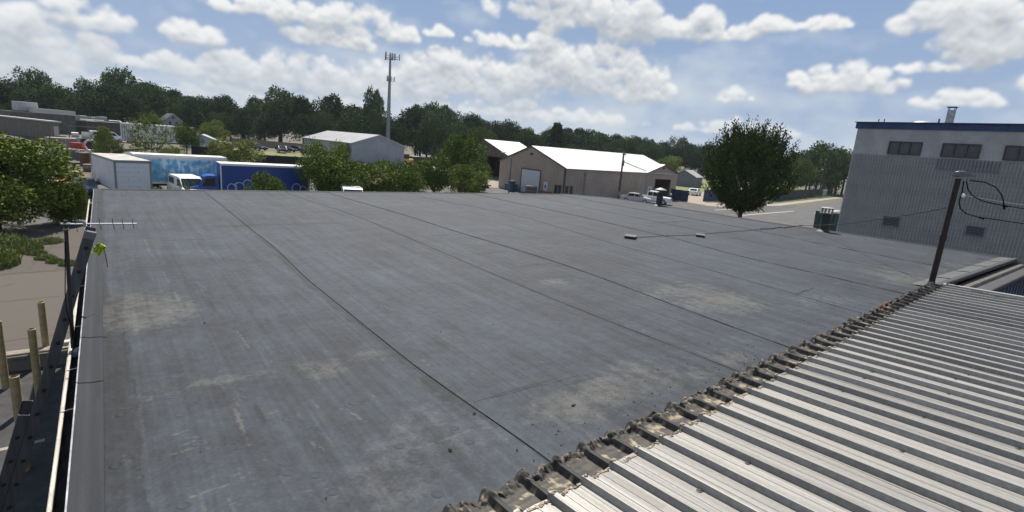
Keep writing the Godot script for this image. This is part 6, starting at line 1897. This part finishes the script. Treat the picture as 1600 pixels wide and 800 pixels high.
func roof_things() -> void:
	var R := ROOF
	# service mast with weatherhead
	var m := thing("service_mast", "leaning brown service mast with a grey weatherhead and looped cables", "service mast", P(14.22, R - 0.1, 3.0))
	var pm := mat("rusty_pipe", 0.028, 0.021, 0.017, 0.75, 0.2, "mottle", 1.5)
	var g := Geo.new()
	g.cyl(Vector3.ZERO, Vector3(0, 1.25, 0), 0.058, 0.058, 12)
	g.cyl(Vector3(0, 1.25, 0), Vector3(0, 1.36, 0), 0.067, 0.067, 12)
	g.cyl(Vector3(0, 1.36, 0), Vector3(0, 2.58, 0), 0.056, 0.056, 12)
	part(g, "mast_pipe", pm, m)
	var wh := Geo.new()
	var nn := 10
	for i in nn:
		var t0 := float(i) / nn; var t1 := float(i + 1) / nn
		var w0 := sin(sqrt(t0) * PI * 0.96 + 0.02) ; var w1 := sin(sqrt(t1) * PI * 0.96 + 0.02)
		for k in 12:
			var a0 := TAU * k / 12.0; var a1 := TAU * (k + 1) / 12.0
			var q := []
			for e in [[t0, w0, a0], [t1, w1, a0], [t1, w1, a1], [t0, w0, a1]]:
				var yy = sin(e[2]) * (0.10 if sin(e[2]) > 0.0 else 0.035) * e[1]
				q.append(Vector3(-0.09 + 0.20 * e[0] * 1.0, 2.63 + yy + 0.03 * sin(e[0] * 2.4), -0.06 + 0.20 * e[0] * 1.5 + cos(e[2]) * 0.09 * e[1]))
			wh.quad(q[0], q[1], q[2], q[3])
	part(wh, "weatherhead", mat("weatherhead", 0.10, 0.104, 0.108, 0.5, 0.3), m)
	var cl := mat("cable_black", 0.008, 0.008, 0.009, 0.9)
	cl.metallic_specular = 0.15
	var ends := [Vector3(0.06, 1.62, 0.80), Vector3(0.08, 1.56, 0.86), Vector3(0.05, 1.42, 0.72)]
	var k2 := 0
	for lo in [[Vector3(0.05, 2.56, 0.18), Vector3(0.10, 2.55, 0.42), Vector3(0.12, 2.47, 0.60), Vector3(0.12, 2.33, 0.72), Vector3(0.10, 2.20, 0.78), Vector3(0.10, 2.13, 0.80)], [Vector3(0.03, 2.54, 0.14), Vector3(0.05, 2.38, 0.19), Vector3(0.07, 2.26, 0.28), Vector3(0.09, 2.17, 0.45), Vector3(0.10, 2.14, 0.62), Vector3(0.10, 2.12, 0.78)], [Vector3(0.0, 2.54, 0.10), Vector3(0.0, 2.32, 0.12), Vector3(0.0, 2.10, 0.11), Vector3(0.02, 1.96, 0.16), Vector3(0.04, 1.87, 0.28), Vector3(0.06, 1.83, 0.48)]]:
		var q := Geo.new()
		q.tube(lo, 0.0115, 7)
		q.cyl(lo[-1], lo[-1] + (lo[-1] - lo[-2]).normalized() * 0.09, 0.020, 0.020, 7)
		part(q, "looped_cable", cl, m)
		k2 += 1
	var ins := Geo.new(); ins.lathe([[0.0, -0.04], [0.035, -0.03], [0.045, 0.0], [0.03, 0.03], [0.0, 0.04]], Vector3(0.03, 2.24, 0.14), 10)
	part(ins, "insulator", mat("porcelain", 0.75, 0.76, 0.76, 0.15), m)
	var clampg := Geo.new(); clampg.cbox(Vector3(0, 0.30, 0), Vector3(0.20, 0.035, 0.10), 0.008); clampg.cyl(Vector3(-0.12, 0.33, 0), Vector3(-0.12, 0.22, 0.0), 0.012, 0.012, 6)
	part(clampg, "pipe_clamp", pm, m)
	# service drop lines and guy cable
	var d0 := m.position
	for s in [[Vector3(0.05, 2.24, 0.16), Vector3(6.0, 2.4, 12.0), 0.35, 0.007, "bare steel messenger wire running from the mast insulator", "steel_wire", 0.35], [Vector3(0.10, 2.12, 0.82), Vector3(6.0, 2.3, 12.2), 0.35, 0.010, "black service drop wire leaving the upper cable loops", "cable_black", 0.0], [Vector3(0.08, 1.83, 0.52), Vector3(6.0, 2.1, 12.4), 0.25, 0.010, "black service drop wire leaving the lowest cable loop", "cable_black", 0.0]]:
		var q := Geo.new()
		q.tube(hang(d0 + s[0], d0 + s[1], s[2], 20), s[3], 5)
		solo(q, "service_wire", mat("steel_wire", 0.30, 0.30, 0.31, 0.5, 0.4) if s[6] > 0.1 else cl, s[4], "wire")
	var gy := Geo.new()
	gy.tube(hang(d0 + Vector3(0, 1.98, 0), P(23.8, R + 0.03, 9.9), 0.12, 12), 0.012, 5)
	solo(gy, "guy_wire", mat("cable_grey", 0.02, 0.02, 0.022, 0.9), "thin dark guy wire from the mast down to the roof", "wire")
	# cable lying on the roof with joints
	var rc := thing("roof_cable", "thin dark cable lying across the rubber roof", "cable", P(12.3, R + 0.012, 9.75))
	var rg := Geo.new()
	var base := -rc.position
	var pts := [[12.3, 9.75], [13.6, 9.72], [15.2, 9.55], [17.0, 9.68], [18.6, 9.66], [20.0, 9.78], [20.8, 9.72], [21.7, 9.86], [21.8, 9.72], [22.9, 9.86], [23.8, 9.92]]
	var pv := []
	for p in pts: pv.append(base + P(p[0], R + 0.024, p[1]))
	rg.tube(pv.slice(0, 6), 0.008, 5)
	part(rg, "thin_cable", mat("cable_grey"), rc)
	var rg2 := Geo.new()
	rg2.tube(pv.slice(5), 0.018, 6)
	part(rg2, "conduit", mat("conduit_dark", 0.03, 0.03, 0.034, 0.5), rc)
	for i in range(5, pv.size()):
		var q := Geo.new(); q.cbox(pv[i], Vector3(0.09, 0.06, 0.07), 0.012)
		part(q, "coupling", mat("conduit_dark"), rc)
	# flat drain or box covers on the roof
	for s in [[12.26, 9.81, 0.42, "low square metal box cover on the rubber roof where the cable ends"], [15.2, 9.35, 0.36, "low square metal box cover on the rubber roof beside the middle of the cable"]]:
		var o := thing("roof_box", s[3], "roof box", P(s[0], R + 0.006, s[1]), 0.5)
		var b := Geo.new(); b.cbox(Vector3(0, 0.03, 0), Vector3(s[2] * 0.9, 0.06, s[2] * 0.7), 0.008)
		part(b, "box", mat("conduit_dark"), o)
		var l := Geo.new(); l.cbox(Vector3(0, 0.068, 0), Vector3(s[2], 0.014, s[2] * 0.8), 0.004)
		part(l, "lid", mat("box_lid", 0.06, 0.064, 0.072, 0.7, 0.0), o)
	# vent stacks near the far edge
	for s in [[22.47, 16.44, 0.16, 0.92, "dark round vent stack with a small conical cap at the roof edge"], [23.15, 8.75, 0.155, 0.98, "dark vent stack with a flat slotted metal cap near the roof corner"]]:
		var o := thing("vent_stack", s[4], "vent stack", P(s[0], R + 0.006, s[1]))
		var b := Geo.new()
		b.lathe([[s[2] + 0.12, 0.0], [s[2] + 0.03, 0.05], [s[2], 0.10], [s[2], s[3] - 0.25]], Vector3.ZERO, 14)
		part(b, "pipe", mat("stack_black", 0.028, 0.027, 0.028, 0.6, 0.0, "mottle", 1.5), o)
		var c := Geo.new()
		if s[1] > 10.0:
			c.lathe([[0.30, s[3] - 0.14], [0.29, s[3] - 0.10], [0.06, s[3] - 0.01], [0.0, s[3]]], Vector3.ZERO, 16)
			for k in 3: c.box(Vector3(cos(k * 2.1) * 0.15, s[3] - 0.2, sin(k * 2.1) * 0.15), Vector3(0.02, 0.14, 0.02))
		else:
			c.lathe([[0.26, s[3] - 0.04], [0.27, s[3] - 0.02], [0.20, s[3] + 0.0], [0.0, s[3] + 0.02]], Vector3.ZERO, 16)
			for k in 10: c.box(Vector3(cos(k * TAU / 10) * 0.21, s[3] - 0.13, sin(k * TAU / 10) * 0.21), Vector3(0.016, 0.18, 0.05), Basis(Vector3.UP, -k * TAU / 10))
			c.lathe([[0.26, s[3] - 0.25], [0.26, s[3] - 0.22], [0.16, s[3] - 0.24]], Vector3.ZERO, 16)
		part(c, "cap", mat("stack_cap", 0.22, 0.22, 0.215, 0.6, 0.2), o)
	ladder()
	antenna()
	# bottle lying in the gutter
	var bt := thing("plastic_bottle", "clear crushed plastic bottle lying in the gutter", "bottle", P(-0.405, 4.19, 7.55), 1.4)
	var bg := Geo.new()
	bg.cyl(Vector3(-0.09, 0.035, 0), Vector3(0.05, 0.035, 0), 0.034, 0.036, 10); bg.cyl(Vector3(0.05, 0.035, 0), Vector3(0.10, 0.035, 0), 0.036, 0.013, 10, false)
	part(bg, "bottle_body", mat("bottle_plastic", 0.26, 0.30, 0.33, 0.2), bt)
	var bc := Geo.new(); bc.cyl(Vector3(0.10, 0.035, 0), Vector3(0.12, 0.035, 0), 0.015, 0.015, 8)
	part(bc, "bottle_cap", mat("cap_white", 0.6, 0.6, 0.6, 0.4), bt)
	# scraps of tar and grit on the roof
	var r := RandomNumberGenerator.new()
	r.seed = 55
	var sg := Geo.new()
	for i in 90:
		var x := r.randf_range(2.4, 7.0); var z := 2.62 + 0.053 * (x - 1.8) + absf(r.randfn()) * 0.32
		if i > 65: x = r.randf_range(0.2, 13.0); z = 2.75 + 0.053 * (x - 1.8) + absf(r.randfn()) * 1.6
		var s := r.randf_range(0.003, 0.009)
		sg.cbox(P(x, R + 0.008 + s * 0.3, z), Vector3(s * 1.8, s, s * 1.3), s * 0.2, Basis(Vector3.UP, r.randf() * 6.0))
	var so := solo(sg, "tar_crumbs", mat("tar_crumb", 0.02, 0.018, 0.016, 0.9), "black tar crumbs scattered on the rubber roof below the eave", "debris")
	so.set_meta("kind", "stuff")
	for s in [[3.42, 3.16, 0.05], [2.02, 3.12, 0.035], [2.5, 3.5, 0.03], [0.83, 6.9, 0.03]]:
		var q := Geo.new()
		q.cbox(P(s[0], R + 0.014, s[1]), Vector3(s[2], 0.012, s[2] * 0.5), 0.004, Basis(Vector3.UP, s[0]))
		solo(q, "tar_scrap", mat("tar_crumb"), "small black scrap lying on the rubber roof", "debris", "black scraps on the rubber roof")

func ladder() -> void:
	# extension ladder leaning on the gutter; foot in the dock
	var foot := P(-2.16, -1.05, 8.0)
	var top := P(-0.19, 5.56, 8.0)
	var ax := (top - foot).normalized()
	var nz := Vector3(0, 0, -1)
	var nx := ax.cross(nz).normalized()   # away from the wall or towards it
	if nx.x > 0.0: nx = -nx
	var bs := Basis(nx, ax, nx.cross(ax))
	var o := thing("extension_ladder", "grey fibreglass extension ladder leaning against the gutter from the dock", "ladder", foot)
	var ln := (top - foot).length()
	var m := mat("ladder_grey", 0.085, 0.088, 0.098, 0.5, 0.15, "streak", 0.8)
	for sec in [[2.6, ln, 0.0, "fly_rail"], [0.0, 4.55, 0.115, "base_rail"]]:
		for s in [0.0, 1.0]:
			var g := Geo.new()
			var c = nx * sec[2] + nz * (s * 0.42) + ax * ((sec[0] + sec[1]) * 0.5)
			g.cbox(c, Vector3(0.105, sec[1] - sec[0], 0.012), 0.003, bs)
			for e in [-1.0, 1.0]: g.cbox(c + nx * (e * 0.049) + nz * (0.014 if s == 0.0 else -0.014), Vector3(0.008, sec[1] - sec[0], 0.034), 0.002, bs)
			part(g, sec[3], m, o)
		var y := 0.3
		while y < sec[1] - 0.1:
			if y > sec[0]:
				var q := Geo.new()
				var c0 = nx * sec[2] + ax * y
				q.cyl(c0 - nz * 0.02, c0 + nz * 0.44, 0.019, 0.019, 9)
				var rp := part(q, "rung", mat("rung", 0.20, 0.20, 0.21, 0.4, 0.6), o)
				var pl := Geo.new(); pl.cyl(c0 - nz * 0.012, c0 - nz * 0.026, 0.021, 0.021, 10)
				part(pl, "rung_end", mat("rung_hole", 0.008, 0.008, 0.009, 0.8), rp)
			y += 0.305
	var br := Geo.new()
	br.cbox(ax * 2.66 + nx * 0.03 - nz * 0.02, Vector3(0.16, 0.10, 0.03), 0.006, bs)
	part(br, "rung_lock", m, o)
	var cp := Geo.new()
	cp.cbox(ax * (ln - 0.03) - nz * 0.004, Vector3(0.115, 0.10, 0.05), 0.008, bs)
	part(cp, "rail_cap", mat("ladder_cap", 0.13, 0.135, 0.14, 0.6), o)
	var st := Geo.new()
	st.box(ax * 3.12 + nx * 0.115 - nz * 0.012, Vector3(0.062, 0.06, 0.004), bs)
	var sp := part(st, "size_sticker", mat("sticker_white", 0.6, 0.6, 0.58, 0.6), o)
	var tm := TextMesh.new()
	tm.text = "24"
	tm.font_size = 16
	tm.pixel_size = 0.0028
	tm.depth = 0.002
	var ti := part(tm, "sticker_number", mat("black_washer"), sp)
	ti.transform = Transform3D(Basis(-bs.x, bs.y, -bs.z), ax * 3.12 + nx * 0.115 - nz * 0.0155)
	# yellow vest tied at the top, with its black strap
	var v := thing("safety_vest", "crumpled yellow-green safety vest hung on the ladder top", "vest", P(-0.13, 5.38, 7.98))
	v.scale = Vector3(0.9, 0.9, 0.9)
	var f := FastNoiseLite.new(); f.seed = 4; f.frequency = 9.0; f.fractal_octaves = 3
	var g := Geo.new()
	var nu := 20
	var nv := 18
	var grid := []
	for i in nu + 1:
		var rowa := []
		for j in nv + 1:
			var a := float(i) / nu - 0.5
			var t := float(j) / nv
			var gather := 0.25 + 0.75 * smoothstep(0.0, 0.45, t)
			var fold := sin(a * 26.0 + t * 3.0) * 0.020 * gather + 0.022 * f.get_noise_2d(a * 0.5, t * 0.4)
			var hem := 0.030 * sin(a * 9.0 + 1.0) + 0.03 * f.get_noise_2d(a * 0.8, 3.0)
			rowa.append(Vector3(a * 0.135 * gather + 0.018 * sin(t * 4.0) + 0.012 * f.get_noise_2d(t * 0.6, a * 0.4), 0.06 - t * (0.15 + hem), fold))
		grid.append(rowa)
	for i in nu:
		for j in nv: g.quad(grid[i][j], grid[i + 1][j], grid[i + 1][j + 1], grid[i][j + 1])
	part(g, "cloth", mat("vest_yellow", 0.42, 0.52, 0.05, 0.8), v)
	var tail := Geo.new()
	tail.quad(Vector3(0.01, 0.035, 0.01), Vector3(0.02, 0.01, 0.015), Vector3(0.095, 0.0, 0.02), Vector3(0.08, 0.018, 0.01))
	part(tail, "cloth_tail", mat("vest_yellow"), v)
	var sp2 := Geo.new()
	sp2.tube([Vector3(0.06, 0.0, 0.0), Vector3(0.070, -0.10, 0.0), Vector3(0.078, -0.20, 0.0), Vector3(0.082, -0.29, 0.0)], 0.0045, 6)
	part(sp2, "strap", mat("cable_black"), v)

func antenna() -> void:
	var o := thing("yagi_antenna", "small yagi antenna on a thin dark mast at the roof edge", "antenna", P(-0.43, 4.30, 7.5))
	var g := Geo.new()
	g.cyl(Vector3.ZERO, Vector3(0.045, 1.50, 0), 0.021, 0.019, 10)
	part(g, "mast", mat("mast_dark", 0.020, 0.017, 0.015, 0.6), o)
	var top := Vector3(0.043, 1.46, 0)
	var b := Geo.new()
	b.cyl(top + Vector3(0.01, 0.0, 0.026), top + Vector3(0.64, -0.012, 0.026), 0.0095, 0.0085, 8)
	part(b, "boom", mat("aluminium", 0.62, 0.63, 0.64, 0.35, 0.7), o)
	for i in 6:
		var q := Geo.new()
		var t: float = [0.09, 0.17, 0.30, 0.42, 0.51, 0.605][i]
		var c := top + Vector3(t, -0.012 * t / 0.64, 0.026)
		var h: float = [0.088, 0.082, 0.068, 0.066, 0.062, 0.060][i]
		q.cyl(c - Vector3(-0.006, h, 0), c + Vector3(-0.006, h, 0), 0.0038, 0.0038, 6)
		part(q, "element", mat("element", 0.07, 0.072, 0.078, 0.6, 0.2), o)
	var cb := Geo.new(); cb.cbox(top + Vector3(0.165, 0.0, 0.03), Vector3(0.025, 0.07, 0.035), 0.006)
	part(cb, "feed_box", mat("feed_box", 0.28, 0.27, 0.26, 0.5), o)
	var br := Geo.new(); br.cbox(top + Vector3(0.0, 0.0, 0.01), Vector3(0.09, 0.022, 0.05), 0.005); br.cbox(top + Vector3(0.0, -0.06, 0.01), Vector3(0.05, 0.02, 0.05), 0.005)
	part(br, "clamp", mat("galvanised"), o)
	var cbl := Geo.new()
	cbl.tube([top + Vector3(-0.02, -0.20, 0.02), Vector3(0.0, 0.9, 0.03), Vector3(-0.018, 0.68, 0.04), Vector3(-0.02, 0.48, 0.04), Vector3(0.0, 0.30, 0.03), Vector3(0.01, 0.1, 0.024)], 0.005, 6)
	part(cbl, "coax_cable", mat("cable_black"), o)
